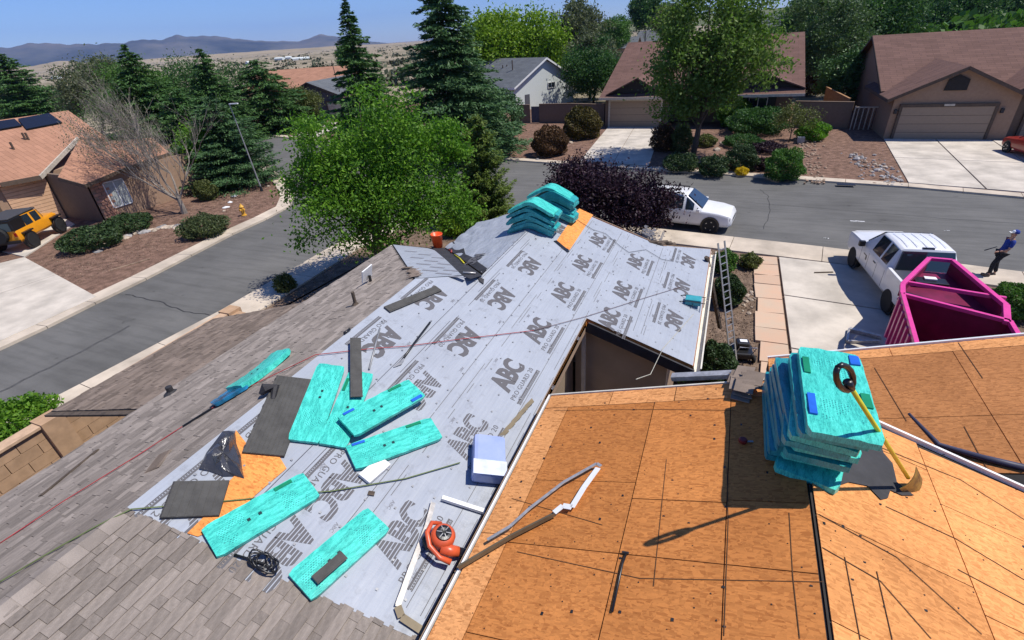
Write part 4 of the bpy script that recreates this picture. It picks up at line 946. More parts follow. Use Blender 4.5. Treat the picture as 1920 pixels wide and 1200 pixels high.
pk = vehicle('pickup_truck', 'white crew cab pickup parked on the driveway hitched to the pink trailer', 'pickup', (6.28, 19.25, .13), PKH,
    [(2.86, .50, .82, 1.00, .74, 1.02), (2.78, .42, .96, 1.10, .86, 1.14), (2.3, .40, 1.0, 1.17, .90, 1.22), (1.25, .40, 1.0, 1.22, .90, 1.28), (.50, .40, 1.0, 1.24, .74, 1.90), (-.30, .40, 1.0, 1.24, .74, 1.93), (-.98, .40, 1.0, 1.24, .74, 1.90), (-1.15, .40, 1.0, 1.24, .86, 1.27)],
    [(1.85, .84, .40, .28), (1.85, -.84, .40, .28), (-1.75, .84, .40, .28), (-1.75, -.84, .40, .28)], m_wp,
    [('f', 3, 0, 1, 'windscreen'), ('s', 4, .04, .96, 'side_window'), ('s', 5, .06, .86, 'side_window'), ('f', 6, 0, 1, 'rear_window')], arch=m_black)
for s in (-1, 1):
    MB().box(-2.85, -1.12, s*1.0-(.10 if s > 0 else 0), s*1.0+(.10 if s < 0 else 0), .55, 1.30).build('bed_side', m_wp, pk, bevel=.02)
    MB().box(-2.88, -2.80, s*.90-.07, s*.90+.07, .80, 1.2).build('tail_lamp', m_red, pk, bevel=.01)
    MB().box(2.70, 2.84, s*.72-.14, s*.72+.14, .82, 1.0).build('headlight', m_lens, pk, bevel=.02)
    MB().box(1.0, 1.14, s*1.0 if s > 0 else -1.20, 1.20 if s > 0 else -1.0, 1.16, 1.36).build('mirror', m_black, pk, bevel=.03)
    MB().box(-.2, .0, s*1.0-.01, s*1.0+.02, 1.02, 1.05).build('door_handle', m_black, pk)
for x in (1.18, .47, -.30, -.98):
    for s in (-1, 1): MB().box(x-.006, x+.006, s*1.0-.005, s*1.0+.004, .55, 1.12).build('door_seam', m_black, pk)
for s in (-1, 1): MB().box(.62, .92, s*1.0-.004, s*1.0+.006, .93, .97).box(.60, .70, s*1.0-.004, s*1.0+.006, .80, .93).build('emblem', m_black, pk)
MB().box(-2.86, -2.76, -.9, .9, .60, 1.28).build('tailgate', m_wp, pk, bevel=.02)
MB().box(-2.75, -1.14, -.9, .9, .72, .78).build('bed_floor', m_felt, pk)
MB().box(-3.02, -2.86, -.95, .95, .48, .62).build('rear_bumper', m_rim, pk, bevel=.02); MB().box(2.84, 2.95, -.9, .9, .48, .70).build('front_bumper', m_rim, pk, bevel=.02)
MB().box(2.83, 2.88, -.55, .55, .74, 1.0).build('grille', m_black, pk)
for k in range(5): MB().box(-.85, .38, -.52+k*.26-.012, -.52+k*.26+.012, 1.945, 1.952).build('roof_rib', m_wp, pk)
MB().box(-.98, -.90, -.16, .16, 1.90, 1.945).build('brake_lamp', m_black, pk)
vehicle_suv = vehicle('white_suv', 'white SUV parked at the kerb half hidden by the purple leaved tree', 'SUV', (-1.55, 24.95, .0), R(-7),
    [(2.36, .35, .70, .70, .58, .72), (2.22, .30, .88, .86, .74, .92), (1.75, .28, .93, .95, .80, 1.02), (1.0, .28, .93, 1.00, .80, 1.10), (.22, .28, .93, 1.02, .66, 1.66), (-.8, .28, .93, 1.03, .66, 1.70), (-1.8, .28, .93, 1.04, .66, 1.68), (-2.25, .30, .90, 1.02, .70, 1.20), (-2.36, .38, .80, .90, .65, .95)],
    [(1.45, .82, .36, .24), (1.45, -.82, .36, .24), (-1.4, .82, .36, .24), (-1.4, -.82, .36, .24)], m_wp,
    [('f', 3, 0, 1, 'windscreen'), ('s', 3, .45, .98, 'side_window'), ('s', 4, .05, .95, 'side_window'), ('s', 5, .05, .95, 'side_window'), ('f', 6, 0, 1, 'rear_window')])
for s in (-1, 1):
    MB().box(2.02, 2.30, s*.70-.12, s*.70+.12, .62, .78).build('headlight', m_lens, vehicle_suv, bevel=.03); MB().box(.78, .95, s*1.03-.09, s*1.03+.09, .98, 1.14).build('mirror', m_wp, vehicle_suv, bevel=.03)
    MB().box(-1.7, .1, s*.62-.02, s*.62+.02, 1.69, 1.73).build('roof_rail', m_black, vehicle_suv)
MB().box(2.28, 2.37, -.42, .42, .55, .68).build('grille', m_black, vehicle_suv, bevel=.01)
m_jp = paint('jeep_orange', (.82, .33, .015)); JH = math.atan2(.83, -.56)
jp = vehicle('off_road_car', 'orange yellow off road car with black soft top and spare wheel on the left driveway', 'car', tuple(G(62, 452, .14)), JH,
    [(1.95, .60, .62, .98, .55, 1.0), (1.85, .55, .68, 1.06, .60, 1.10), (.75, .5, .80, 1.12, .70, 1.16), (.45, .5, .82, 1.14, .70, 1.74), (-1.0, .5, .82, 1.14, .70, 1.80), (-1.85, .5, .82, 1.14, .70, 1.78), (-1.92, .55, .80, 1.12, .72, 1.2)],
    [(1.35, .78, .42, .30), (1.35, -.78, .42, .30), (-1.25, .78, .42, .30), (-1.25, -.78, .42, .30)], m_jp,
    [('f', 2, 0, 1, 'windscreen'), ('s', 3, .04, .45, 'side_window'), ('s', 3, .52, .98, 'side_window'), ('s', 4, .05, .95, 'side_window'), ('f', 5, 0, 1, 'rear_window')])
MB().box(-1.9, .45, -.73, .73, 1.77, 1.84).build('soft_top', mat('soft_top', (.05, .05, .055), rough=.8), jp, bevel=.03)
MB().box(-1.95, -.98, -.80, .80, 1.16, 1.76).build('rear_soft_top', m_black, jp, bevel=.03)
sw_ = empty_child('spare_wheel', jp, (-2.02, 0, 1.02)); MB().lathe([(.25, -.14), (.40, -.14), (.42, -.08), (.42, .08), (.40, .12), (.10, .12)], axis='x', sides=20).build('tyre', m_rubber, sw_)
MB().box(-2.05, -1.9, -.8, .8, .5, .66).build('rear_bumper', m_black, jp, bevel=.02)
for s in (-1, 1):
    MB().box(.95, 1.80, s*.86-.12, s*.86+.12, .90, .98).build('mudguard', m_black, jp, bevel=.02); MB().box(-1.95, -1.90, s*.72-.06, s*.72+.06, .85, 1.05).build('tail_lamp', m_red, jp)
    MB().box(-1.65, -.85, s*.86-.12, s*.86+.12, .90, .98).build('mudguard', m_black, jp, bevel=.02)
m_rp = paint('red_paint', (.30, .02, .01))
rp = G(1935, 297, .1)
vehicle('red_car', 'red car just entering the right edge of the photo on the far driveway', 'car', (rp.x+.3, rp.y+.4, .12), R(100),
    [(2.2, .35, .70, .66, .58, .68), (2.05, .30, .86, .8, .74, .84), (.9, .28, .9, .90, .76, .95), (.2, .28, .9, .92, .6, 1.38), (-1.0, .28, .9, .93, .6, 1.40), (-1.7, .28, .9, .93, .7, 1.0), (-2.2, .35, .8, .85, .6, .88)],
    [(1.4, .80, .33, .22), (1.4, -.80, .33, .22), (-1.3, .80, .33, .22), (-1.3, -.80, .33, .22)], m_rp, [('f', 2, 0, 1, 'windscreen'), ('s', 3, .05, .95, 'side_window'), ('f', 4, 0, 1, 'rear_window')])
# ---- pink dump trailer
m_pink = mat('pink_paint', (.68, .055, .27), var=.12, rough=.35); m_pink_shade = mat('pink_shade', (.17, .005, .045), var=.3, scale=2, rough=.5)  # second pink is darkened: shade on walls and floor put in the colour
ZT = 2.05; TZ = .13
FL, FR = G(1692, 552, ZT), G(1893, 603, ZT); BL, BR = G(1722, 660, ZT), None
BL = FL+(G(1718, 645, ZT)-FL).normalized()*3.6; bd = (BL-FL); BR = FR+bd
P1, P2, P3_, PL_ = G(1742, 485, ZT), G(1786, 489, ZT), G(1886, 573, ZT), G(1692, 534, ZT)
tr = empty('dump_trailer', (0, 0, 0), 'bright pink high sided dump trailer hitched behind the white pickup', 'trailer')
dz = lambda p, z: Vector((p.x, p.y, z))
def rim(a, b, w=.10, name='top_rail', h=.10): MB().bar(a, b, w, h).build(name, m_pink, tr, bevel=.01)
rim(FL, FR); rim(FL, BL); rim(FR, BR); rim(PL_, P1, .12); rim(P1, P2, .10); rim(P2, P3_, .12); rim(P3_, dz(G(1888, 606, ZT), ZT), .14); rim(G(1700, 530, ZT-.05), G(1886, 560, ZT-.05), .09, 'cross_rail'); rim(FL, PL_, .12)
def pl_wall(a, b, z0, z1, name, m): MB().bar(dz(a, (z0+z1)/2), dz(b, (z0+z1)/2), .05, z1-z0, up=(0, 0, 1)).build(name, m, tr)
pl_wall(FL, FR, .75, ZT-.04, 'front_wall', m_pink_shade); pl_wall(FL, BL, .75, ZT-.04, 'side_wall', m_pink_shade); pl_wall(FR, BR, .75, ZT-.04, 'side_wall', m_pink_shade)
MB().slab([dz(FL, .8), dz(FR, .8), dz(BR, .8), dz(BL, .8)], .08).build('floor', m_pink_shade, tr)
od = bd.cross(_v(0, 0, 1)).normalized(); od = od if od.x < 0 else -od
for k in range(9):
    p = FL+bd*(k+.4)/9+od*.05; MB().bar(dz(p, .78), dz(p, ZT-.05), .12, .07, up=od).build('rib', m_pink, tr)
# sloping shroud in front of the box
pl_wall(P2, P3_, ZT-.75, ZT-.04, 'shroud_side', m_pink_shade); pl_wall(PL_, P1, ZT-.35, ZT-.04, 'shroud_side', m_pink_shade)
MB().slab([dz(PL_, ZT-.42), dz(P3_, ZT-.42), dz(P2, ZT-.42), dz(P1, ZT-.42)], .05).build('shroud_floor', m_pink_shade, tr)
pm = PL_.lerp(P2, .55); MB().box(pm.x-.35, pm.x+.45, pm.y-.28, pm.y+.12, ZT-.41, ZT-.25).build('battery_box', m_black, tr, bevel=.02); MB().box(pm.x-.1, pm.x+.2, pm.y-.1, pm.y+.08, ZT-.249, ZT-.20).build('lid', m_white, tr, bevel=.01)
cm = FL.lerp(FR, .5); MB().bar(FL.lerp(FR, .08)+_v(.02, .22, -.25), FL.lerp(FR, .92)+_v(0, .22, -.25), .12, .3).build('tarp_roller', m_felt, tr); MB().bar(FL.lerp(FR, .25)+_v(.02, .23, -.08), FL.lerp(FR, .85)+_v(0, .23, -.10), .05, .04).build('tarp_bar', m_white, tr); MB().slab([dz(FL.lerp(PL_, .5), ZT-.16), dz(FL.lerp(FR, .96)+_v(0, .16, 0), ZT-.16), dz(FL.lerp(FR, .96)+_v(0, .42, 0), ZT-.16), dz(FL.lerp(PL_, .5)+_v(.1, .3, 0), ZT-.16)], .05).build('tarp', m_black, tr)
for s in (.15, .85):
    MB().bar(dz(FL.lerp(FR, s), .62), dz(BL.lerp(BR, s), .62), .12, .16).build('chassis_beam', m_pink, tr)
MB().tube([dz(cm, .62), dz(Vector((6.5, 16.35, 0)), .6)], .06, 6).build('tongue', m_black, tr)
for s in (0, 1):
    for k in (.62, .86):
        a = (FL if s == 0 else FR)+bd*k; h = empty_child('wheel', tr, dz(a, TZ+.36)); h.rotation_euler.z = math.atan2(bd.y, bd.x)
        MB().lathe([(.2, -.11), (.34, -.11), (.36, -.06), (.36, .06), (.34, .11), (.2, .11)], axis='y', sides=18).build('tyre', m_rubber, h)
        MB().lathe([(.2, -.06), (.2, .06)], axis='y', sides=14).build('rim', m_rim, h)
b = empty('tow_ramp', (0, 0, 0), 'steel ramp frame lying on the driveway beside the trailer', 'ramp')
q1, q2 = G(1592, 617, .2), G(1652, 632, .2); MB().bar(q1, q2, .12, .1).build('beam', m_alu, b); MB().bar(G(1588, 640, .2), G(1650, 640, .2), .06, .06).build('beam', m_alu, b); MB().bar(q1, G(1588, 640, .2), .06, .06).build('cross_bar', m_alu, b)
MB().bar(G(1527, 511, .15), G(1562, 510, .15), .05, .03).build('loose_lath', m_bark, None); tag(C.objects['loose_lath'], 'thin dark lath lying on the driveway left of the pickup', 'lath')
# ---- black wheeled machine by the shrubs
mc = empty('lawn_mower', G(1388, 668, .06), 'black wheeled mower with a white label standing on the gravel by the ladder', 'mower', rz=R(10))
MB().box(-.28, .28, -.34, .30, .12, .30).build('deck', m_black, mc, bevel=.05); MB().box(-.18, .18, -.12, .2, .30, .52).build('engine', m_black, mc, bevel=.05); MB().box(-.08, .12, -.02, .12, .522, .53).build('label_plate', m_white, mc)
for x, y in ((-.3, .24), (.3, .24), (-.3, -.28), (.3, -.28)): MB().lathe([(.11, -.03), (.12, 0), (.11, .03)], (x, y, .12), 'x', 14).build('wheel', m_rubber, mc)
MB().tube([(-.22, -.3, .3), (-.22, -.62, .72), (.22, -.62, .72), (.22, -.3, .3)], .014, 6).build('handle', m_rim, mc)
# ================================================================== the man on the pavement
def skin(name, V, E, Rr, m, parent, sub=2):
    me = bpy.data.meshes.new(name); me.from_pydata(V, E, []); o = link(name, me, parent, m)
    o.modifiers.new('skin', 'SKIN'); sv = me.skin_vertices[0].data
    for i, r in enumerate(Rr): sv[i].radius = (r, r) if not isinstance(r, tuple) else r
    sv[0].use_root = True; s = o.modifiers.new('sub', 'SUBSURF'); s.levels = sub; s.render_levels = sub; return o
mp = G(1850, 516, .12)
man = empty('person', mp, 'man in blue shirt and dark trousers with white fronted cap standing on the pavement', 'person', rz=R(185))
man.scale = (.96, .96, .96); man.rotation_euler.y = -R(9)
m_skin = mat('skin', (.42, .23, .15), rough=.6); m_blue = mat('blue_shirt', (.015, .04, .24), var=.2, rough=.9); m_trs = mat('dark_trousers', (.012, .013, .018), rough=.9)
# local +x is where he faces; pelvis first
bv = [(0, 0, .96), (0, .0, 1.12), (-.02, 0, 1.32), (-.02, 0, 1.46), (0, 0, 1.55), (.015, 0, 1.66), (.01, 0, 1.74),
      (.0, .09, .92), (.10, .10, .50), (.03, .11, .09), (.16, .11, .04), (.0, -.09, .92), (-.10, -.10, .50), (-.26, -.11, .10), (-.13, -.11, .05),
      (-.02, .18, 1.42), (.02, .24, 1.14), (.22, .20, 1.02), (-.02, -.18, 1.42), (-.10, -.24, 1.15), (.02, -.25, .93)]
be = [(0, 1), (1, 2), (2, 3), (3, 4), (4, 5), (5, 6), (0, 7), (7, 8), (8, 9), (9, 10), (0, 11), (11, 12), (12, 13), (13, 14), (3, 15), (15, 16), (16, 17), (3, 18), (18, 19), (19, 20)]
br = [.12, .105, .12, .09, .05, .085, .07, .085, .055, .04, .035, .085, .055, .04, .035, .055, .042, .03, .055, .042, .03]
skin('body', bv, be, br, m_skin, man)
skin('shirt', [bv[i] for i in (0, 1, 2, 3)]+[(-.02, .18, 1.42), (.01, .225, 1.20), (-.02, -.18, 1.42), (-.07, -.225, 1.20)], [(0, 1), (1, 2), (2, 3), (3, 4), (4, 5), (3, 6), (6, 7)], [.15, .13, .15, .10, .075, .062, .075, .062], m_blue, man)
skin('trousers', [(0, 0, .98), (0, .09, .90), (.10, .10, .50), (.03, .11, .12), (0, -.09, .90), (-.10, -.10, .50), (-.26, -.11, .14)], [(0, 1), (1, 2), (2, 3), (0, 4), (4, 5), (5, 6)], [.145, .11, .078, .065, .11, .078, .065], m_trs, man)
for x, y in ((.08, .11), (-.20, -.11)): MB().box(x-.10, x+.18, y-.055, y+.055, 0, .10).build('shoe', m_bark, man, bevel=.035)
for hx, hy, hz, dx, dz_ in ((.22, .20, 1.02, .9, -.25), (.02, -.25, .93, .2, -1)):
    V = [(hx, hy, hz), (hx+.07*dx, hy, hz+.07*dz_)]; E = [(0, 1)]; RR = [.026, .034]
    for k, ln in enumerate((.075, .085, .08, .065)):
        o0 = (k-1.5)*.019; i = len(V); V += [(V[1][0]+.01*dx, hy+o0, V[1][2]), (V[1][0]+ln*.6*dx, hy+o0*1.1, V[1][2]+ln*.6*dz_), (V[1][0]+ln*dx*.9, hy+o0*1.1, V[1][2]+ln*dz_-.015)]; E += [(1, i), (i, i+1), (i+1, i+2)]; RR += [.011, .009, .008]
    i = len(V); V += [(hx+.04*dx, hy+(.035 if hy < 0 else -.035), hz+.03*dz_), (hx+.075*dx, hy+(.045 if hy < 0 else -.045), hz+.07*dz_)]; E += [(0, i), (i, i+1)]; RR += [.011, .009]
    skin('hand', V, E, RR, m_skin, man, 1)
MB().lathe([(.102, 0), (.108, .03), (.09, .09), (.05, .12), (.0, .125)], (0, 0, 1.71), 'z', 16).build('cap', m_blue, man, smooth=True)
MB().lathe([(.085, 0), (.075, .055), (.03, .085), (.0, .09)], (.045, 0, 1.73), 'z', 12).build('cap_front', m_white, man, smooth=True); MB().box(.06, .19, -.07, .07, 1.71, 1.722).build('cap_peak', m_white, man, bevel=.004)
MB().tube([(.095, 0, 1.68), (.118, 0, 1.645), (.09, 0, 1.635)], [.008, .017, .008], 6).build('nose', m_skin, man)
for s in (-1, 1): MB().lathe([(.001, -.008), (.010, 0), (.001, .008)], (.092, .033*s, 1.675), 'x', 8).build('eye', m_black, man); MB().lathe([(.001, -.012), (.028, 0), (.001, .012)], (0, .092*s, 1.66), 'y', 8).build('ear', m_skin, man)
MB().box(.085, .098, -.024, .024, 1.603, 1.612).build('mouth', mat('lips', (.25, .09, .07), rough=.5), man)
bp2 = mp+_v(-.25, -.05, 1.0)
tag(MB().tube([bp2+_v(.15, 0, .12), bp2+_v(-.15, .0, -.05)], [.012, .02], 6).build('hand_tool', m_black, None), 'short dark tool held out by the man on the pavement', 'tool')
# ================================================================== neighbouring houses
def onX(px, py, X): q = ray(px, py); return q*(X/q.x)+_v(0, 0, CAMZ)
def onY(px, py, Y): q = ray(px, py); return q*(Y/q.y)+_v(0, 0, CAMZ)
m_rB = roofmat('maroon_roof', (.165, .095, .076), bw=.9, rh=.3); m_rT = roofmat('terracotta_roof', (.40, .21, .135), bw=.9, rh=.3); m_rG = roofmat('slate_roof', (.135, .145, .155), bw=.9, rh=.3)
m_wT = mat('house_tan', (.33, .22, .15), var=.08, rough=.95, spec=.1); m_wD = mat('house_umber', (.19, .14, .105), var=.08, rough=.95, spec=.1); m_wW = mat('house_white', (.60, .64, .62), var=.05, rough=.9, spec=.1)
m_wG = mat('house_charcoal', (.09, .09, .11), rough=.9); m_door = mat('garage_door_beige', (.30, .225, .16), var=.05, rough=.7); m_doorL = mat('garage_door_light', (.50, .46, .38), rough=.7)
m_trim = mat('dark_trim', (.10, .07, .05), rough=.8); m_trimL = mat('light_trim', (.5, .44, .36), rough=.8)
def roofs(root, M_, x0, x1, y0, y1, ze, zr, oh, rm, axis='x', name='roof', tm=None):
    # gable roof over x0..x1, y0..y1 in the root's own axes; ridge along axis
    tf = lambda p: M_(p) if M_ else p
    if axis == 'x':
        ym = (y0+y1)/2; s = (zr-ze)/(ym-y0); e = ze-s*oh
        A = [(x0-oh, y0-oh, e), (x1+oh, y0-oh, e), (x1+oh, ym, zr), (x0-oh, ym, zr)]; B = [(x1+oh, y1+oh, e), (x0-oh, y1+oh, e), (x0-oh, ym, zr), (x1+oh, ym, zr)]
    else:
        xm = (x0+x1)/2; s = (zr-ze)/(xm-x0); e = ze-s*oh
        A = [(x0-oh, y1+oh, e), (x0-oh, y0-oh, e), (xm, y0-oh, zr), (xm, y1+oh, zr)]; B = [(x1+oh, y0-oh, e), (x1+oh, y1+oh, e), (xm, y1+oh, zr), (xm, y0-oh, zr)]
    for q in (A, B): MB().slab([(a, b, c+.14) for a, b, c in q], .14).build(name, rm, root)
    b = MB()
    for q in (A, B):
        b.bar(Vector(q[0])+_v(0, 0, .02), Vector(q[1])+_v(0, 0, .02), .05, .2); b.bar(Vector(q[1])+_v(0, 0, .02), Vector(q[2])+_v(0, 0, .02), .05, .2); b.bar(Vector(q[3])+_v(0, 0, .02), Vector(q[0])+_v(0, 0, .02), .05, .2)
    b.build('fascia', tm or m_trim, root)
def walls(root, x0, x1, y0, y1, ze, zr, wm, axis='x', name='wall'):
    b = MB()
    if axis == 'x':
        ym = (y0+y1)/2; b.v = [(x, y, z) for x in (x0, x1) for y, z in ((y0, 0), (y1, 0), (y1, ze), (ym, zr), (y0, ze))]
    else:
        xm = (x0+x1)/2; b.v = [(x, y, z) for y in (y0, y1) for x, z in ((x0, 0), (x1, 0), (x1, ze), (xm, zr), (x0, ze))]
    b.f = [(0, 1, 2, 3, 4), (9, 8, 7, 6, 5)]+[(i, 5+i, 5+(i+1) % 5, (i+1) % 5) for i in range(5)]; b.build(name, wm, root)
def garage_door(root, x0, x1, y, z1, m, rows=4, dirs=-1, trim=None):
    h = z1/rows; d = MB().box(x0, x1, y-.02, y+.06, 0, z1).build('garage_door', m_dark, root)
    for i in range(rows): MB().box(x0+.01, x1-.01, y-.06, y-.02, i*h+.01, (i+1)*h-.01).build('panel', m, d)
    t = MB().box(x0-.18, x0, y-.10, y+.05, 0, z1+.2).box(x1, x1+.18, y-.10, y+.05, 0, z1+.2).box(x0, x1, y-.10, y+.05, z1, z1+.2); t.build('door_trim', trim or m_trim, root)
def window(root, x0, x1, y, z0, z1, fm=None, name='window', ax='y'):
    fm = fm or m_white
    def bx(a, b_, c, d_, e, f): return MB().box(a, b_, c, d_, e, f) if ax == 'y' else MB().box(c, d_, a, b_, e, f)
    f = MB()
    for a, b_, e, g_ in ((x0, x1, z0, z0+.06), (x0, x1, z1-.06, z1), (x0, x0+.06, z0, z1), (x1-.06, x1, z0, z1), ((x0+x1)/2-.03, (x0+x1)/2+.03, z0, z1)):
        if ax == 'y': f.box(a, b_, y-.06, y+.02, e, g_)
        else: f.box(y-.02, y+.06, a, b_, e, g_)
    w = f.build(name, fm, root)
    (MB().box(x0, x1, y-.03, y-.01, z0, z1) if ax == 'y' else MB().box(y+.01, y+.03, x0, x1, z0, z1)).build('pane', m_glass, w)
# right hand neighbour
h5 = empty('brown_house', (0, 0, 0), 'brown house on the right with a wide beige double garage door and maroon roof', 'house')
walls(h5, 11.0, 34, 49.8, 66, 3.15, 6.45, m_wT); roofs(h5, None, 11.0, 34, 49.8, 66, 3.15, 6.45, .5, m_rB)
walls(h5, 10.9, 18.1, 46.6, 57, 3.0, 4.75, m_wT, 'y'); roofs(h5, None, 10.9, 18.1, 46.65, 54.5, 3.0, 4.75, .5, m_rB, 'y')
walls(h5, 18.2, 27, 47.3, 58, 3.1, 5.5, m_wD, 'y'); roofs(h5, None, 17.8, 27, 47.3, 56, 3.1, 5.6, .6, m_rB, 'y')
garage_door(h5, 11.5, 16.85, 46.52, 2.3, m_door); garage_door(h5, 19.0, 21.8, 47.2, 2.3, m_door)
q = MB(); q.v = [(13.6, 46.5, 3.35), (14.9, 46.5, 3.35), (14.9, 46.5, 4.05), (14.25, 46.5, 4.35), (13.7, 46.5, 4.05)]; q.v += [(x, y+.06, z) for x, y, z in q.v]; q.f = [(0, 1, 2, 3, 4)]+[(i, i+5, (i+1) % 5+5, (i+1) % 5) for i in range(5)]; q.build('gable_vent', m_dark, h5)
for x in (11.15, 17.3): MB().box(x-.09, x+.09, 46.42, 46.6, 1.85, 2.15).build('wall_lamp', m_felt, h5, bevel=.02)
MB().box(13.9, 14.5, 46.35, 46.5, 2.36, 2.5).build('house_number_lamp', m_trimL, h5)
for k in range(3): window(h5, 51.5+k*2.2, 52.6+k*2.2, 11.0, 1.1, 2.3, m_trimL, ax='x') if False else None
for x, y, h in ((22.5, 53.6, .8), (13.6, 54.4, .25), (26.3, 54.5, .5)): MB().tube([(x, y, 4.4), (x, y, 4.9+h)], .09, 8).build('roof_vent', m_trim, h5)
# neighbour with the driveway in the middle of the photo
h4 = empty('garage_house', (0, 0, 0), 'brown house behind the big street tree with small roof gablets and a beige garage door', 'house')
walls(h4, -11.6, -5.6, 51.7, 60, 3.0, 3.0, m_wD, 'x'); walls(h4, -11.4, 5.0, 55.2, 69, 3.0, 6.9, m_wD, 'x')
for q in ([(-12.1, 51.0, 2.85), (5.5, 51.0, 2.85), (5.5, 62, 7.1), (-11.6, 62, 7.1)], [(5.5, 73, 2.85), (-12.1, 73, 2.85), (-11.6, 62, 7.1), (5.5, 62, 7.1)]): MB().slab(q, .16).build('roof', m_rB, h4)
MB().bar((-12.1, 50.98, 2.75), (5.5, 50.98, 2.75), .06, .22).build('fascia', m_trimL, h4)
garage_door(h4, -11.1, -6.3, 51.62, 2.45, m_door, trim=m_trimL)
MB().slab([(4.9, 54.2, 0), (-3.2, 54.2, 0), (-3.2, 54.2, 2.9), (4.9, 54.2, 2.9)], .15, down=(0, 1, 0)).build('wall', m_wD, h4)
window(h4, 1.3, 2.9, 54.1, .7, 2.25); MB().box(.7, 1.28, 54.1, 54.19, .65, 2.3).build('shutter', m_black, h4); MB().box(2.92, 3.6, 54.1, 54.19, .65, 2.3).build('shutter', m_black, h4)
for xa, xm, xb, y, zb, zp in ((-11.2, -8.6, -6.4, 51.6, 3.15, 4.35), (-.3, 1.6, 5.2, 51.9, 3.3, 4.55)):
    MB().slab([(xa, y, zb), (xb, y, zb), (xm, y, zp)], .1, down=(0, 1, 0)).build('gablet', m_dark, h4)
    MB().slab([(xa-.3, y-.35, zb-.05), (xm, y-.35, zp+.12), (xm, y+3.1, zp+.12), (xa-.3, y+1.0, zb-.05)], .1).slab([(xm, y-.35, zp+.12), (xb+.3, y-.35, zb-.05), (xb+.3, y+1.0, zb-.05), (xm, y+3.1, zp+.12)], .1).build('gablet_roof', m_rB, h4)
for x, y in ((2.8, 56.4), (3.6, 55.9)): MB().box(x, x+.35, y, y+.35, 4.7+(y-55.9)*.38, 5.0+(y-55.9)*.38).build('roof_vent', m_trim, h4)
# white gabled house
h3 = empty('white_house', (-25.6, 62.5, 0), 'pale grey white house with a slate roof and gable end beyond the fence wall', 'house', rz=math.atan2(-.43, .90))
walls(h3, -15, 0, 0, 11, 3.0, 5.7, m_wW); roofs(h3, None, -15, 0, 0, 11, 3.0, 5.75, .4, m_rG, tm=m_white)
window(h3, 5.9, 7.3, .03, 2.2, 2.9, ax='x'); MB().box(.0, .06, 1.7, 2.5, 0, 1.9).build('door', m_wG, h3)
MB().slab([(-12, -3.4, 2.2), (-4.5, -3.4, 2.2), (-4.5, 1.2, 3.9), (-12, 1.2, 3.9)], .14).build('side_roof', m_rG, h3); MB().box(-11.6, -4.9, -3, .0, 0, 2.2).build('wall', m_wW, h3)
for x, y, h in ((-3.5, 3.0, .9), (-5.5, 3.8, .3), (-5.9, 3.4, .3)): MB().tube([(x, y, 4.2), (x, y, 4.9+h)], .08, 6).build('roof_vent', m_trim, h3)
# dark house at the end of the left street with terracotta roof behind
h2 = empty('charcoal_house', (-50.5, 59.6, 0), 'small charcoal house with grey roof at the end of the left street', 'house', rz=R(12))
walls(h2, -9, 0, 0, 13, 2.9, 4.6, m_wG, 'y'); roofs(h2, None, -9, 0, 0, 13, 2.9, 4.7, .5, m_rG, 'y')
garage_door(h2, -2.3, -.3, -.05, 2.1, m_doorL); h2b = MB().box(.01, .06, 3.0, 7.5, .1, 2.3).build('garage_door', m_doorL, h2)
MB().tube([(-.6, 1.0, 3.0), (-.9, 1.2, 7.2)], .06, 6).build('mast', m_bark, h2)
h2c = empty('terracotta_house', (-72, 76, 0), 'low house with orange brown roof behind the charcoal house', 'house', rz=R(15))
walls(h2c, -12, 6, 0, 14, 2.9, 5.4, m_wT); roofs(h2c, None, -12, 6, 0, 14, 2.9, 5.5, .5, m_rT)
# left neighbour
h1 = empty('terracotta_roof_house', (0, 0, 0), 'tan house at the left edge with terracotta roof and two solar panels', 'house')
pm1 = lambda px, py: PL(px, py, -16.104, -.48)
top1 = [pm1(*p) for p in ((-120, 362), (0, 345), (75, 331), (146, 258), (207, 263), (128, 207), (0, 225), (-120, 243))]
MB().slab([tuple(p) for p in top1], .16).build('roof', m_rT, h1)
rd = [pm1(128, 207), pm1(-120, 243)]; MB().slab([tuple(rd[0]), tuple(rd[1]), tuple(rd[1]+_v(-7, 0, -3.3)), tuple(rd[0]+_v(-7, 4, -3.3))], .16).build('roof', m_rT, h1)
pm2 = lambda px, py: PL(px, py, 2.8-.42*35.6, -.42)
low = [pm2(*p) for p in ((108, 333), (158, 347), (236, 314), (318, 286), (285, 258), (207, 266), (148, 262))]
MB().slab([tuple(p-_v(0, 0, .0)) for p in low], .16).build('lower_roof', m_rT, h1)
for a, b_ in ((1, 2), (2, 3)): MB().bar(top1[a]-_v(0, 0, .06), top1[b_]-_v(0, 0, .06), .08, .26).build('fascia', m_trimL if a == 2 else m_trim, h1)
for a, b_ in ((0, 1), (1, 2), (2, 3)): MB().bar(low[a]-_v(0, 0, .08), low[b_]-_v(0, 0, .08), .06, .2).build('fascia', m_trim, h1)
X1 = -36.15
wq = [onX(108, 345, X1), onX(160, 430, X1)]
MB().slab([(X1, 17.9, 0), (X1, 29, 0), (X1, 29, 2.85), (X1, 17.9, 2.85)], .2, down=(-1, 0, 0)).build('wall', m_wT, h1)
MB().slab([(-40.5, 17.9, 0), (X1-.01, 17.9, 0), (X1-.01, 17.9, 2.85), (-40.5, 17.9, 3.0)], .2, down=(0, 1, 0)).build('wall', m_wD, h1)  # umber instead of tan: shade on this side painted as wall colour
MB().slab([(-40.3, -2, 0), (-40.3, 17.85, 0), (-40.3, 17.85, 3.05), (-40.3, -2, 3.05)], .2, down=(-1, 0, 0)).build('wall', m_wT, h1)
MB().box(-51, -40.6, 0, 28, 0, 3.0).build('wall', m_wT, h1)
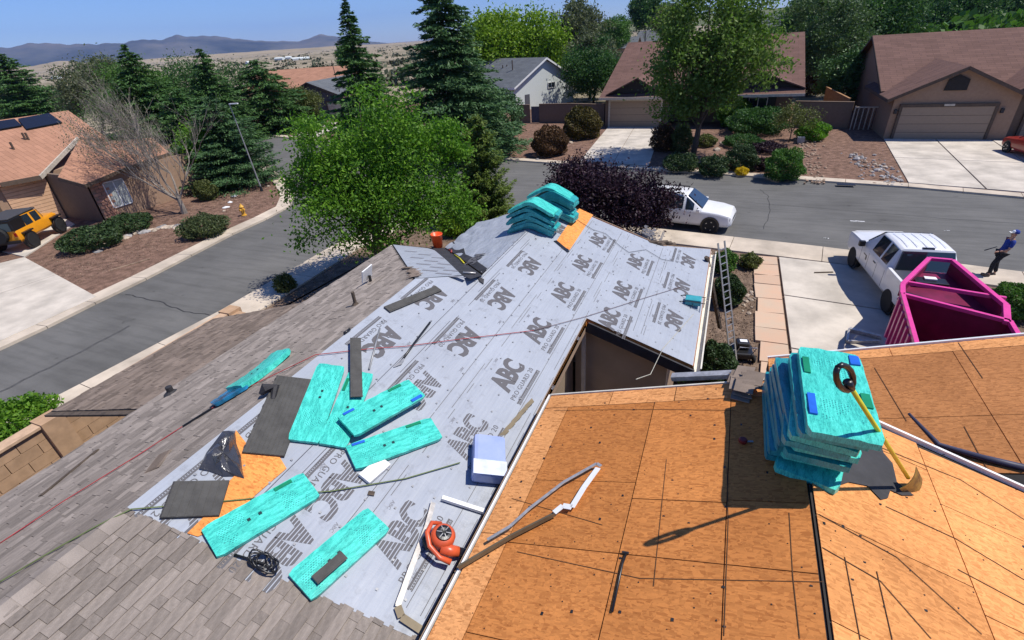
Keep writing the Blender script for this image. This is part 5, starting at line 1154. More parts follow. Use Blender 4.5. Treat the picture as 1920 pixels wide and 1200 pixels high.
sd = empty_child('siding', h1, (0, 0, 0)); m_sid = mat('siding', (.58, .36, .22), var=.08, rough=.8)
for k in range(14): MB().box(-40.28, -40.22+.0, 15.4, 17.8, .05+k*.21, .05+k*.21+.19).build('plank', m_sid, sd)
garage_door(h1, 0, .01, 0, .01, m_door) if False else MB().box(-40.28, -40.2, 9.5, 14.9, 0, 2.4).build('garage_door', m_trim, h1)
w = [onX(px, py, X1+.03) for px, py in ((176, 347), (216, 337), (246, 381), (206, 392))]
y0, y1 = min(w[0].y, w[3].y), max(w[1].y, w[2].y); z0, z1 = min(p.z for p in w), max(p.z for p in w)
window(h1, y0+.45, y1+.15, X1+.0, max(.5, z0), min(2.45, z1), ax='x')
for o_ in C.objects:
    if o_.name.startswith('pane') and o_.parent and o_.parent.parent is h1: o_.data.materials[0] = mat('reflection_grey', (.38, .41, .40), rough=.15)  # reflection in the pane painted as an even light grey
C.objects[-1]
rg = random.Random(4); m_brick = mat('pink_brick', (.52, .27, .18), var=.2, rough=.9, objr=.25)
for k in range(13):
    for j in range(2): MB().box(X1+.0, X1+.045, 17.95+j*.42+(k % 2)*.18, 18.33+j*.42+(k % 2)*.18, .05+k*.2, .05+k*.2+.16).build('brick', m_brick, h1)
m_solar = glassmat('solar_glass', (.012, .013, .018))
for px in ([(34, 226), (93, 215), (117, 232), (50, 245)], [(-40, 236), (28, 226), (42, 238), (-30, 251)]):
    s_ = MB().slab([tuple(pm1(*p)+_v(.05, 0, .12)) for p in px], .06).build('solar_panel', m_solar, h1)
for p in ((48, 262), (54, 262), (26, 280)): a = pm1(*p); MB().tube([a, a+_v(0, 0, .45)], .07, 6).build('roof_vent', m_trim, h1)
# distant roofs on the right hand slope and white farm buildings on the plain
def far_house(px, py, w, dd, ze, zr, wm, rm, label, z=0, name='distant_house', cat='house', group=None, rz=0):
    p = G(px, py, z) if z < 8 else None; o = empty(name, p, label, cat, group, rz=R(rz)); walls(o, -w/2, w/2, 0, dd, ze, zr, wm); roofs(o, None, -w/2, w/2, 0, dd, ze, zr, .5, rm); return o
far_house(1235, 95, 16, 12, 3.2, 6.4, m_wD, m_rG, 'distant house with grey roof above the maroon ridge')
far_house(1145, 112, 14, 10, 3, 5.5, m_wT, m_rG, 'distant grey roofed house left of the dark conifer by the maroon roof')
hh = far_house(1478, 75, 26, 12, 5.0, 9.0, mat('far_grey_wall', (.28, .30, .33), rough=.9), m_rG, 'large grey house on the slope behind the big street tree')
for k in range(4): window(hh, -11+k*5.5, -9+k*5.5, -.05, 3.2, 4.4)
h_y = far_house(1712, 66, 16, 10, 5.5, 8.8, m_wT, mat('beige_roof', (.32, .29, .24), rough=.9), 'pale roofed house under the yellow tree')
GW = 'white buildings far out on the plain'
for i, (px, py, w) in enumerate(((522, 113, 18), (540, 111, 10), (556, 113, 12), (572, 112, 16), (480, 97, 22), (470, 120, 9), (110, 148, 10))):
    p = G(px, py); sc = (p.length/300); o = empty('farm_building', p, 'white farm building on the plain, %s' % ('left end of the larger row', 'small one in the larger row', 'middle of the larger row', 'right end of the larger row', 'widest one farthest out', 'small one left of the row', 'lone one above the left deodar')[i], 'building', GW, rz=.3*i)
    walls(o, -w/2*sc*.3, w/2*sc*.3, 0, 5*sc*.4, 1.6*sc*.5, 2.6*sc*.5, m_wW)
# ---- boundary walls and gates
def bwall(pts, h, m, label, name='boundary_wall', th=.2, cap=True, cat='wall', pil=0):
    o = empty(name, pts[0], label, cat); o0 = Vector(pts[0])
    for a, b in zip(pts, pts[1:]):
        a, b = Vector(a)-o0, Vector(b)-o0; MB().bar(a+_v(0, 0, h/2), b+_v(0, 0, h/2), th, h).build('panel', m, o)
        if cap: MB().bar(a+_v(0, 0, h+.03), b+_v(0, 0, h+.03), th+.08, .06).build('cap', m, o)
    if pil:
        for p in pts: p = Vector(p)-o0; MB().box(p.x-.2, p.x+.2, p.y-.2, p.y+.2, 0, h+.12).build('pillar', m, o)
    return o
bwall([(-22.9, 54.4, 0), (-20.6, 54.4, 0)], 1.9, m_wD, 'short brown garden wall left of the grey gate'); bwall([(-19.5, 54.4, 0), (-16.0, 54.4, 0), (-12.0, 53.2, 0)], 1.95, m_wD, 'brown garden wall between the grey gate and the beige garage')
gt = empty('garden_gate', (-20.5, 54.4, 0), 'grey gate in the brown garden wall', 'gate')
for k in range(5): MB().box(.05+k*.19, .22+k*.19, -.03, .03, .1, 1.75).build('board', m_wG, gt)
bwall([(5.0, 52.0, 0), (7.2, 51.4, 0), (9.2, 50.9, 0)], 2.1, m_wD, 'brown wall between the two maroon roofed houses')
bwall([(8.9, 51.4, 0), (8.2, 60, 0)], 2.3, mat('cedar', (.35, .19, .09), var=.3, rough=.9), 'tan wooden side fence running back beyond the brown wall', 'side_fence', cat='fence', th=.08)
gt = empty('picket_gate', (9.3, 50.3, 0), 'white and brown slatted gate beside the big garage', 'gate')
for k in range(9): MB().box(.02+k*.17, .09+k*.17, -.02, .02, .1, 1.75).build('slat', m_trimL if k % 2 else m_trim, gt)
MB().box(0, 1.55, -.05, .05, 1.76, 1.84).build('rail', m_trimL, gt)
MB().box(-.06, 0, -.05, .05, 0, 1.9).build('post', m_trimL, gt)
# ---- our garden wall at the left, laid in blocks
gw = empty('garden_wall', (0, 0, 0), 'tan block wall running below the left eave with a pillar at the far end', 'wall')
ZW = 2.0; a, e_ = G(-120, 915, ZW), G(432, 585, ZW); L = (e_-a).length; du = (e_-a).normalized(); nn_ = int(L/.62)
dn_ = Vector((du.y, -du.x, 0))
for k in range(nn_):
    for r in range(7):
        s0 = k*.62+(.31 if r % 2 else 0); c = a+du*(s0+.30)+_v(0, 0, -.15-r*.28); MB().obox(c, du*.303, dn_*.10, _v(0, 0, .134)).build('block', m_block, gw)
MB().bar(a+_v(0, 0, .03), e_+_v(0, 0, .03), .32, .06).build('cap', mat('wall_cap', (.50, .34, .22), rough=.9), gw)
for s in (.28, 1.0): p = a.lerp(e_, s); MB().box(p.x-.22, p.x+.22, p.y-.22, p.y+.22, 0, ZW+.1).build('pillar', m_block, gw)
r2 = G(512, 605, 2.0); bwall([tuple(Vector((e_.x, e_.y, 0))), tuple(Vector((r2.x+.8, r2.y-.1, 0)))], 1.95, m_block, 'short tan wall returning from the pillar to the house', 'return_wall')
ldr = MB()
for k in range(4): ldr.bar(Vector((e_.x+.3+k*.07, e_.y-.25, .1)), Vector((e_.x+.25+k*.05, e_.y-.12, 1.9)), .05, .03)
tag(ldr.build('stacked_laths', m_bark, None), 'a few dark laths leaning in the wall corner by the pillar', 'laths')['kind'] = 'stuff'

# ================================================================== plants
rng = np.random.default_rng(11)
def cards(name, P, size, m, parent=None, aspect=.55, up=None, dirs=None, jit=1.0):
    n = len(P); a = rng.normal(size=(n, 3)) if dirs is None else dirs+rng.normal(size=(n, 3))*.35*jit
    a /= np.linalg.norm(a, axis=1)[:, None]; b = rng.normal(size=(n, 3))
    if up is not None: b = b*.6+np.cross(a, np.tile(np.array(up, float), (n, 1)))
    b -= a*(a*b).sum(1)[:, None]; b /= np.linalg.norm(b, axis=1)[:, None]+1e-9
    s = size*rng.uniform(.6, 1.25, (n, 1)); a = a*s; b = b*s*aspect
    V = np.stack([P-a, P-b*.9+a*.1, P+a, P+b*.9+a*.1], 1).reshape(-1, 3).astype(np.float32)
    me = bpy.data.meshes.new(name); me.vertices.add(4*n); me.vertices.foreach_set('co', V.ravel()); me.loops.add(4*n); me.loops.foreach_set('vertex_index', np.arange(4*n, dtype=np.int32))
    me.polygons.add(n); me.polygons.foreach_set('loop_start', np.arange(0, 4*n, 4, dtype=np.int32)); me.polygons.foreach_set('loop_total', np.full(n, 4, dtype=np.int32)); me.update(calc_edges=True); me.validate()
    return link(name, me, parent, m)
def blob_points(c, r, ncl, per, cr, seed=0, lo=.45, flat=.75, bottom=-.6, wob=.18):
    g = np.random.default_rng(seed); out = []; c = np.array(c); r = np.array(r); cen = []
    while len(cen) < ncl:
        d = g.normal(size=3); d /= np.linalg.norm(d)
        if d[2] < bottom: continue
        k = 1+wob*math.sin(3.1*math.atan2(d[1], d[0])+seed)+wob*.7*math.sin(5*d[2]+seed*2+2*d[0])
        cen.append(c+d*r*k*(lo+(1-lo)*g.random()**.45))
    for q in cen:
        s = cr*g.uniform(.6, 1.3); p = g.normal(size=(per, 3))*np.array([s, s, s*flat])*.5; out.append(q+p)
    return np.concatenate(out), cen
def limbs(b, base, cens, r0, n, g, fork=.45):
    top = Vector(np.mean(cens, 0).tolist()); base = Vector(base); hz_ = base.lerp(top, .6)
    b.tube([base, base.lerp(top, .25)+_v(.06, .04, 0), hz_, top.lerp(base, .12)], [r0, r0*.8, r0*.55, r0*.3], 8)
    idx = g.permutation(len(cens))[:n]
    for i in idx:
        e = Vector(list(cens[i])); s = base.lerp(top, g.uniform(.25, .75)); mid = s.lerp(e, .5)+_v(0, 0, .10*(e-s).length)
        b.tube([s, mid, e], [r0*.34, r0*.2, r0*.06], 5, cap=False)
def tree(name, label, base, blobs, lm, lsize, trunk=.18, group=None, nl=22, seed=1, bark=None, cat='tree', flat=.75):
    base = Vector(base); o = empty(name, base, label, cat, group); PP = []; CC = []
    for i, (c, r, ncl, per, cr) in enumerate(blobs):
        p, cc = blob_points(c, r, ncl, per, cr, seed*10+i, flat=flat); PP.append(p); CC += cc
    P = np.concatenate(PP)-np.array(base); P = P[P[:, 2] > .05]
    cards('crown', P, lsize, lm, o)
    b = MB(); limbs(b, (0, 0, 0), [np.array(c)-np.array(base) for c in CC], trunk, nl, np.random.default_rng(seed)); b.build('trunk', bark or m_bark, o, smooth=True); return o
def bush(label, px, py, w, h, lm, lsize=.06, n=None, name='bush', group=None, z=.07, seed=0, loose=0, cat='bush', sq=1.0, stem=True):
    p = G(px, py, z); d = proj(p)[2]; rx = w/2*d/FPX*.88; H = h*d/FPX*.92
    o = empty(name, p, label, cat, group); n = int((n or 0)*1.3) or int(min(16000, max(1800, 5200*rx*H/(lsize/.06)**2))); g = np.random.default_rng(seed+5)
    D = g.normal(size=(n, 3)); D[:, 2] = D[:, 2]*.9+.1; D /= np.linalg.norm(D, axis=1)[:, None]
    k = 1+(.09+.12*loose)*np.sin(4*np.arctan2(D[:, 1], D[:, 0])+seed+2*D[:, 2])+(.08+.1*loose)*np.sin(8*D[:, 2]+seed+5*D[:, 0])
    rr = (1-.22*g.random(n)**2*(1+loose))*k+loose*g.normal(size=n)*.12
    P = D*rr[:, None]*np.array([rx, rx*sq, H*.56])+np.array([0, 0, H*.46]); P = P[P[:, 2] > .01]
    cards('foliage', P, lsize*1.15, lm, o, dirs=(D[:len(P)]*.4+np.array([0, 0, .2])), jit=2.4)
    if stem:
        b = MB()
        for t in range(5): b.tube([(0, 0, 0), (rx*.4*math.cos(t*1.3), rx*.4*math.sin(t*1.3), H*.6)], [.03, .012], 4)
        b.build('stem', m_bark, o)
    return o
def conifer(name, label, base, h, r, lm, lsize=.16, seed=0, zb=.06, dens=1.0, droop=.25, power=.85, group=None, lean=(0, 0), top=1.0):
    base = Vector(base); o = empty(name, base, label, 'tree', group); g = np.random.default_rng(seed+3); PP = []; DD = []
    nl = int(h*3.0*dens)+6; b = MB(); b.tube([(0, 0, 0), (lean[0]*.4, lean[1]*.4, h*.5), (lean[0], lean[1], h)], [h*.018+.04, h*.012+.02, .015], 7)
    for i in range(nl):
        t = zb+(1-zb)*(i+g.random()*.7)/nl; z = h*t; L0 = r*((1-t)**power)*top+.12
        nb = max(5, int(9*(1-t)+5))
        for k in range(nb):
            az = g.uniform(0, 6.283); L = L0*g.uniform(.62, 1.12)*(1.25 if g.random() < .06 else 1); d = np.array([math.cos(az), math.sin(az), 0]); sd_ = np.array([-d[1], d[0], 0])
            cx = np.array([lean[0]*t, lean[1]*t, z]); m_ = int(10+46*L/(lsize/.16)*dens*.75)
            s = g.random(m_)**.75; lat = g.normal(size=m_)*.16*L*(1-.55*s)
            zz = -droop*L*s**1.5+.12*L*s**3+g.normal(size=m_)*.05
            PP.append(cx+d*(s*L)[:, None]+sd_*lat[:, None]+np.array([0, 0, 1])*zz[:, None]); DD.append(np.tile(d+np.array([0, 0, -.12]), (m_, 1))+sd_*np.sign(lat)[:, None]*.5)
            if k % 2 == 0 and L > .5: b.tube([tuple(cx), tuple(cx+d*L*.5+np.array([0, 0, -droop*L*.3])), tuple(cx+d*L*.9+np.array([0, 0, -droop*L*.7]))], [.03+.004*L, .018, .006], 4, cap=False)
    cards('crown', np.concatenate(PP), lsize, lm, o, dirs=np.concatenate(DD), aspect=.30, up=(0, 0, 1), jit=1.0); b.build('trunk', m_bark, o); return o
L_green = leafmat('leaf_bright', (.06, .17, .015), (.20, .38, .035), trans=.4); L_mid = leafmat('leaf_mid', (.05, .13, .022), (.11, .22, .04)); L_dk = leafmat('leaf_dark', (.035, .095, .025), (.075, .16, .04))
L_lime = leafmat('leaf_lime', (.13, .24, .015), (.24, .36, .03)); L_blue = leafmat('needle_blue', (.045, .11, .04), (.11, .20, .08), trans=.15); L_spr = leafmat('needle_dark', (.045, .11, .03), (.10, .20, .055), trans=.12)
L_plum = leafmat('leaf_plum', (.018, .008, .018), (.05, .022, .035), trans=.15); L_olive = leafmat('leaf_olive', (.09, .11, .03), (.16, .18, .06)); L_rust = leafmat('leaf_rust', (.07, .035, .015), (.14, .075, .03), trans=.1)
L_yel = leafmat('leaf_yellow', (.55, .38, .01), (.75, .58, .03)); L_jun = leafmat('juniper', (.025, .055, .02), (.06, .10, .03), trans=.1); L_grey = leafmat('leaf_greygreen', (.09, .115, .06), (.16, .18, .10)); L_col = leafmat('leaf_column', (.10, .16, .03), (.20, .26, .06))
def w_at(px, py, depth_from, X=None): return None
# big broadleaf tree between our house and the corner
tb_ = Vector((-13.2, 15.2, 0))
def at(px, py, base): q = ray(px, py); t = math.hypot(base[0], base[1])/math.hypot(q.x, q.y); return tuple(q*t+_v(0, 0, CAMZ))
tree('ash_tree', 'large bright green tree at the street corner just beyond our roof', tb_,
     [(at(690, 335, tb_), (2.2, 2.2, 2.0), 70, 190, .74), (at(790, 330, tb_), (1.9, 2.0, 2.1), 52, 190, .72), (at(632, 395, tb_), (1.7, 1.7, 1.5), 36, 140, .66), (at(728, 235, tb_), (1.25, 1.25, 1.5), 22, 140, .58), (at(606, 275, tb_), (1.1, 1.1, 1.2), 18, 130, .5), (at(832, 280, tb_), (.9, 1.0, 1.3), 16, 130, .5), (at(838, 400, tb_), (1.3, 1.2, 1.1), 22, 140, .6), (at(720, 410, tb_), (1.9, 1.9, 1.3), 44, 180, .72), (at(585, 330, tb_), (.9, .9, .9), 12, 120, .45)],
     L_green, .075, .20, seed=2, nl=40)
cb = G(912, 425); conifer('columnar_tree', 'narrow olive green tree right of the big bright green tree', (cb.x, cb.y, .05), height(cb, 905, 222), 1.5, L_col, .10, 4, zb=.02, dens=1.9, droop=-.35, power=.55)
pb_ = G(1158, 452)
tree('plum_tree', 'dark purple leaved plum tree in front of the white SUV', pb_, [(at(1110, 352, pb_), (1.6, 1.5, 1.0), 90, 100, .7), (at(1200, 375, pb_), (1.5, 1.4, 1.0), 72, 100, .62), (at(1150, 395, pb_), (1.9, 1.5, .9), 80, 100, .65), (at(1065, 345, pb_), (.9, .9, .8), 30, 90, .5), (at(1228, 405, pb_), (.6, .7, .6), 18, 90, .45)], L_plum, .075, .13, seed=5, nl=30)
bt = G(1298, 296)
tree('street_tree', 'tall light green tree with dark trunk in front of the brown house', bt, [(at(1335, 62, bt), (3.7, 3.3, 3.5), 130, 95, 1.0), (at(1298, 140, bt), (2.9, 2.8, 2.6), 80, 95, .95), (at(1378, 110, bt), (2.6, 2.6, 2.9), 74, 90, .9), (at(1325, 180, bt), (2.3, 2.2, 1.4), 40, 85, .75), (at(1268, 205, bt), (1.2, 1.4, 1.1), 20, 75, .6)], leafmat('leaf_street', (.08, .16, .025), (.20, .28, .07), trans=.4), .13, .24, seed=7, nl=40)
sa = G(702, 285); conifer('spruce', 'slim dark spruce standing left of the tallest spruce', (sa.x, sa.y, 0), height(sa, 694, -8), 4.6, L_spr, .20, 10, zb=.05, dens=1.25, power=1.0)
sb_ = G(858, 296); conifer('spruce', 'tallest dark spruce in the middle, its top out of the photo', (sb_.x, sb_.y, 0), 13.8, 6.4, L_blue, .20, 11, zb=.03, dens=1.45, power=.8)
sc_ = G(948, 250); bush('bluish green rounded shrub at the foot of the tallest spruce', 940, 250, 95, 80, L_blue, .12, 5000, name='shrub', seed=3, loose=.4)
conifer('blue_spruce', 'small pale spruce shoulder right of the tallest spruce', (G(905, 285).x, G(905, 285).y, 0), 7.0, 3.6, L_blue, .16, 14, zb=.03, dens=1.2)
rd_ = G(962, 185); tree('round_tree', 'broad lime green tree behind the white house', rd_, [(at(960, 85, rd_), (7.0, 5, 3.8), 210, 80, 1.7), (at(1005, 100, rd_), (4.0, 4, 2.6), 80, 80, 1.5), (at(905, 90, rd_), (4, 4, 3), 80, 80, 1.5)], L_lime, .26, .3, seed=9)
# left group
for nm, lab, px, py, tx, ty, r, lm, ls, k, kw in (
    ('deodar', 'ragged dark conifer on the far left above the terracotta roof', 72, 238, 62, 98, 7.5, L_spr, .30, 31, dict(droop=.1, dens=1.1, power=.6)),
    ('deodar', 'dark conifer with a thin pale tip in the left group of trees', 318, 300, 328, 78, 5.6, L_spr, .2, 32, dict(power=.8, dens=1.3)),
    ('deodar', 'conifer with a bent tip right of the left group', 432, 268, 424, 86, 4.6, L_spr, .2, 33, dict(power=.8, dens=1.3)),
    ('deodar', 'dense dark conifer behind the clipped hedge on the left street', 520, 246, 515, 108, 6.2, L_spr, .22, 34, dict(power=.5, dens=1.2)),
    ('deodar', 'spreading low layered cedar beside the slim pole', 445, 346, 432, 178, 3.9, L_blue, .14, 35, dict(power=.55, droop=.1, dens=1.4)),
    ('deodar', 'layered cedar between the bare tree and the slim pole', 385, 330, 380, 160, 4.2, L_spr, .15, 36, dict(power=.6, droop=.1, dens=1.4)),):
    b_ = G(px, py); conifer(nm, lab, (b_.x, b_.y, 0), height(b_, tx, ty), r, lm, ls, k, zb=.03, **kw)
for lab, px, py, cx, cy, rx, rz, lm, s, k in (
    ('mid green broad tree behind the bare tree', 270, 300, 268, 190, 4.0, 2.9, L_mid, .15, 41), ('dark green tree top left of the bent conifer', 370, 262, 375, 172, 4.8, 3.2, L_dk, .17, 42),
    ('pale green tree low behind the terracotta roof', 190, 262, 195, 165, 4.8, 3.4, L_grey, .24, 43), ('round olive tree left of the charcoal house', 575, 236, 560, 190, 2.3, 1.8, L_olive, .18, 44),
    ('light green tree at the far left edge', 20, 230, 28, 195, 5.5, 3.0, L_grey, .3, 45), ('green tree beyond the orange brown roof', 650, 150, 652, 108, 3.2, 3.6, L_mid, .35, 46),
    ('young leafy tree right of the bare tree', 388, 352, 376, 285, 1.7, 2.1, L_green, .15, 47),
    ('grey green tall tree behind the white house gable', 1085, 170, 1085, 75, 4.0, 5.2, L_grey, .30, 48), ('loose pale tree between the white and brown houses', 1105, 186, 1105, 120, 3.2, 4.2, L_grey, .24, 49),
    ('dark rounded evergreen left of the beige garage', 1112, 196, 1118, 140, 3.6, 3.7, L_dk, .22, 50), ('dark tree on the skyline right of centre', 1208, 98, 1210, 22, 5.2, 5.8, L_dk, .5, 51),
    ('small green tree under the skyline tree', 1165, 110, 1150, 62, 4.4, 3.6, L_mid, .4, 52), ('olive tree behind the big street tree', 1260, 100, 1262, 42, 5.5, 4.2, L_olive, .4, 53),
    ('weeping grey green tree between the brown houses', 1552, 182, 1550, 75, 3.9, 5.8, leafmat('leaf_weep', (.05, .10, .035), (.11, .17, .07)), .24, 54), ('dark tree behind the weeping tree', 1600, 150, 1610, 60, 6.2, 7, L_dk, .36, 55),
    ('blackish evergreen in the gap beside the brown house', 1590, 205, 1585, 150, 2.5, 2.6, L_spr, .2, 56), ('yellow tree on the slope above the pale roof', 1706, 60, 1706, 8, 8.0, 3.6, L_yel, .5, 57),
    ('dark tree above the right roof ridge', 1780, 84, 1775, 25, 8, 6.0, L_dk, .45, 58), ('dark tree at the upper right corner', 1870, 70, 1865, 10, 9, 6.5, L_spr, .5, 59), ('dark green tree left of the pale roof', 1650, 90, 1650, 30, 5.8, 5.6, L_dk, .45, 60),
    ('tall dark tree at the top edge behind the weeping tree', 1640, 100, 1590, 5, 6, 6, L_dk, .45, 61), ('small green tree on the slope beside the street tree', 1500, 105, 1500, 40, 4, 4.5, L_mid, .4, 62)):
    b_ = G(px, py); tree('leafy_tree', lab, b_, [(at(cx, cy, b_), (rx, rx*.9, rz), 95, int(70*min(3, max(1, (rx*.055/.22)**1.2*2))), rx*.30), (at(cx+6, cy+14, b_), (rx*.8, rx*.8, rz*.7), 55, 90, rx*.28)], lm, s*.68, .16, seed=k, nl=10)
# bare windswept tree
br_ = G(347, 402); o = empty('bare_tree', br_, 'mostly bare grey tree with fanned upright branches on the left yard', 'tree'); b = MB(); g = random.Random(12); tips = []
def branch(p, d, L, r, lv):
    pts = [p]; rr = [r]; n = 4
    for i in range(n):
        d = (d+_v(g.gauss(0, .13), g.gauss(0, .13), .05)).normalized(); p = p+d*L/n; pts.append(p); rr.append(r*(1-.6*(i+1)/n))
    b.tube(pts, rr, 5 if lv < 2 else 3, cap=False)
    if lv >= 6: tips.append(p); return
    for k in range(3):
        a = g.uniform(0, 6.28); s = d.cross(_v(math.cos(a), math.sin(a), .3)).normalized(); f = pts[g.choice((1, 2, 3))] if k else p
        branch(f, (d+s*g.uniform(.25, .55)+_v(-.08, -.02, .10)).normalized(), L*g.uniform(.70, .88), max(.010, r*.55), lv+1)
for dd in ((-.8, -.1, .6), (-.35, .2, .9), (.25, .4, .8), (-.5, -.4, .8), (-.95, .1, .35), (.0, -.3, .9)): branch(Vector((0, 0, .9)), Vector(dd).normalized(), 2.45, .08, 2 if dd[0] > -.3 else 1)
b.tube([(0, 0, 0), (.05, 0, .5), (0, 0, 1.0)], [.20, .15, .13], 8); b.build('trunk', m_barkG, o)
T_ = np.array([list(p) for p in tips]); T_ = np.repeat(T_, 5, 0)+rng.normal(size=(len(tips)*5, 3))*.16; cards('crown', T_, .05, L_grey, o)
# shrubs, each its own
for lab, px, py, w, h, lm, ls, kw in (
    ('flat dark juniper nearest the orange car', 178, 462, 112, 38, L_jun, .07, dict(seed=1)), ('dark juniper behind the flat one on the left yard', 242, 432, 92, 30, L_jun, .07, dict(seed=2)),
    ('spreading grey green shrub near the left kerb', 388, 440, 88, 38, leafmat('leaf_sage', (.06, .085, .035), (.12, .15, .06)), .06, dict(seed=3, loose=.25)), ('small brown green ball shrub on the left yard', 392, 374, 42, 38, L_olive, .06, dict(seed=4)),
    ('low green shrub at the foot of the layered cedar', 435, 352, 48, 22, L_mid, .07, dict(seed=5, loose=.3)), ('clipped dark hedge at the left street corner', 548, 246, 44, 28, L_jun, .12, dict(seed=6)),
    ('dark green shrub beside the charcoal house', 592, 232, 42, 26, L_dk, .12, dict(seed=7)), ('rounded rust brown shrub nearest the driveway', 1032, 290, 72, 54, L_rust, .08, dict(seed=8)),
    ('large olive rounded shrub against the brown garden wall', 1092, 258, 78, 58, leafmat('leaf_bronze', (.06, .055, .012), (.13, .10, .025), trans=.1), .09, dict(seed=9)), ('rounded rust shrub behind the brown wall', 1515, 178, 46, 54, L_rust, .14, dict(seed=10)),
    ('dark green hedge under the shuttered window', 1415, 248, 118, 44, L_dk, .10, dict(seed=11, loose=.2)), ('bright green shrub left of the hedge', 1372, 236, 62, 46, L_green, .10, dict(seed=12, loose=.4)),
    ('bright green loose shrub by the brown wall', 1520, 262, 58, 34, L_green, .08, dict(seed=13, loose=.4)), ('low olive clipped shrub right of the tree trunk', 1322, 274, 42, 22, L_olive, .07, dict(seed=14)),
    ('low dark shrub in the middle of the brown yard', 1392, 274, 74, 22, L_dk, .07, dict(seed=15)), ('feathery green shrub left of the dark round one', 1388, 318, 62, 46, L_jun, .06, dict(seed=16, loose=.5)),
    ('dark green rounded shrub nearest the street', 1466, 335, 74, 56, L_mid, .06, dict(seed=17, loose=.3)), ('dark feathery shrub at the pavement left of the yellow flowers', 1335, 328, 58, 36, L_jun, .06, dict(seed=18, loose=.5)),
    ('yellow flowering clump at the pavement', 1390, 328, 26, 15, L_yel, .04, dict(seed=19, stem=False)), ('purple black groundcover in the middle yard', 1440, 285, 60, 18, L_plum, .05, dict(seed=20, loose=.3)),
    ('dark brown shrub left of the street tree', 1243, 282, 48, 50, L_rust, .08, dict(seed=21, loose=.5)), ('pale olive shrub beside the street tree trunk', 1276, 284, 44, 50, L_olive, .07, dict(seed=22, loose=.6)),
    ('dark shrub by the kerb under the street tree', 1275, 318, 70, 30, L_jun, .06, dict(seed=23, loose=.4)), ('low dark shrub left of the pale rocks', 1425, 318, 40, 22, L_plum, .05, dict(seed=24, loose=.3)),
    ('white flowering shrub beside the gutter corner', 1356, 510, 44, 44, L_mid, .05, dict(seed=25, loose=.4)), ('dry brown green shrub by the pavement corner', 1404, 500, 40, 26, L_olive, .05, dict(seed=26, loose=.5)),
    ('rounded dark green shrub beside the ladder', 1362, 570, 58, 62, L_jun, .045, dict(seed=27, n=7000)), ('large dark shrub below the near gutter corner', 1338, 708, 82, 78, L_jun, .04, dict(seed=28, n=8000)),
    ('leafy green shrub under the underlayment rake', 1272, 706, 60, 46, L_mid, .04, dict(seed=29, loose=.4)), ('green juniper at the right edge behind the trailer', 1895, 590, 92, 64, L_mid, .05, dict(seed=30)),
    ('small dark shrub on the pavement strip left of our roof', 538, 545, 40, 34, L_olive, .05, dict(seed=31, loose=.5)), ('bright green shrub beyond the garden wall at the lower left', 45, 830, 150, 88, L_green, .05, dict(seed=32, loose=.4, n=8000)),
    ('pale leaved shrub right of the large lower left shrub', 385, 560, 0.1, 0.1, L_green, .05, None), ('tiny shrub by the rust brown shrub', 930, 262, 34, 18, L_grey, .07, dict(seed=34)),
    ('green shrub at the foot of the columnar tree', 868, 418, 66, 52, L_green, .07, dict(seed=35, loose=.4)), ('pale flowering shrub behind the orange bucket', 850, 440, 52, 46, L_lime, .05, dict(seed=36, loose=.6))):
    if kw is None: continue
    bush(lab, px, py, w, h, lm, ls, **kw)
sm_ = G(1478, 268); tree('small_tree', 'small open olive tree with leaning stem on the brown yard', sm_, [(at(1492, 222, sm_), (1.4, 1.3, .95), 50, 60, .45)], L_olive, .08, .05, seed=70, nl=12)
dp = G(1192, 722, .0); bush('dark spiky plant against the brown wall under the cord', 1190, 712, 26, 60, L_dk, .06, 700, name='spiky_plant', seed=40, loose=.9, cat='plant')
# ---- scrub on the plain: past counting
n = 900; A_ = rng.uniform(-1.15, .25, n); D_ = 130*np.exp(rng.uniform(0, 2.6, n)); P = np.stack([np.sin(A_)*D_, np.cos(A_)*D_, np.zeros(n)], 1)
P = P[(P[:, 1] > 70)]; Q = np.repeat(P, 26, 0); sc = np.repeat(.7+rng.random(len(P))*1.6, 26); Q = Q+rng.normal(size=Q.shape)*np.array([1, 1, .5])*sc[:, None]; Q[:, 2] = np.abs(Q[:, 2])
cards('plain_scrub', Q, .8, leafmat('scrub_leaf', (.045, .06, .03), (.09, .10, .05), trans=0), None, aspect=.8)['kind'] = 'stuff'
n = 260; A_ = rng.uniform(.02, .62, n); D_ = rng.uniform(115, 420, n); P = np.stack([np.sin(A_)*D_, np.cos(A_)*D_, np.zeros(n)], 1); Q = np.repeat(P, 120, 0); sc = np.repeat(1.6+rng.random(n)*2.2, 120); nz = rng.normal(size=Q.shape); nz /= np.linalg.norm(nz, axis=1)[:, None]; Q = Q+nz*sc[:, None]*np.array([1, 1, 1.1]); Q[:, 2] += sc*1.0
cards('far_treeline', Q[Q[:, 2] > 0], .75, L_mid, None, aspect=.8)['kind'] = 'stuff'
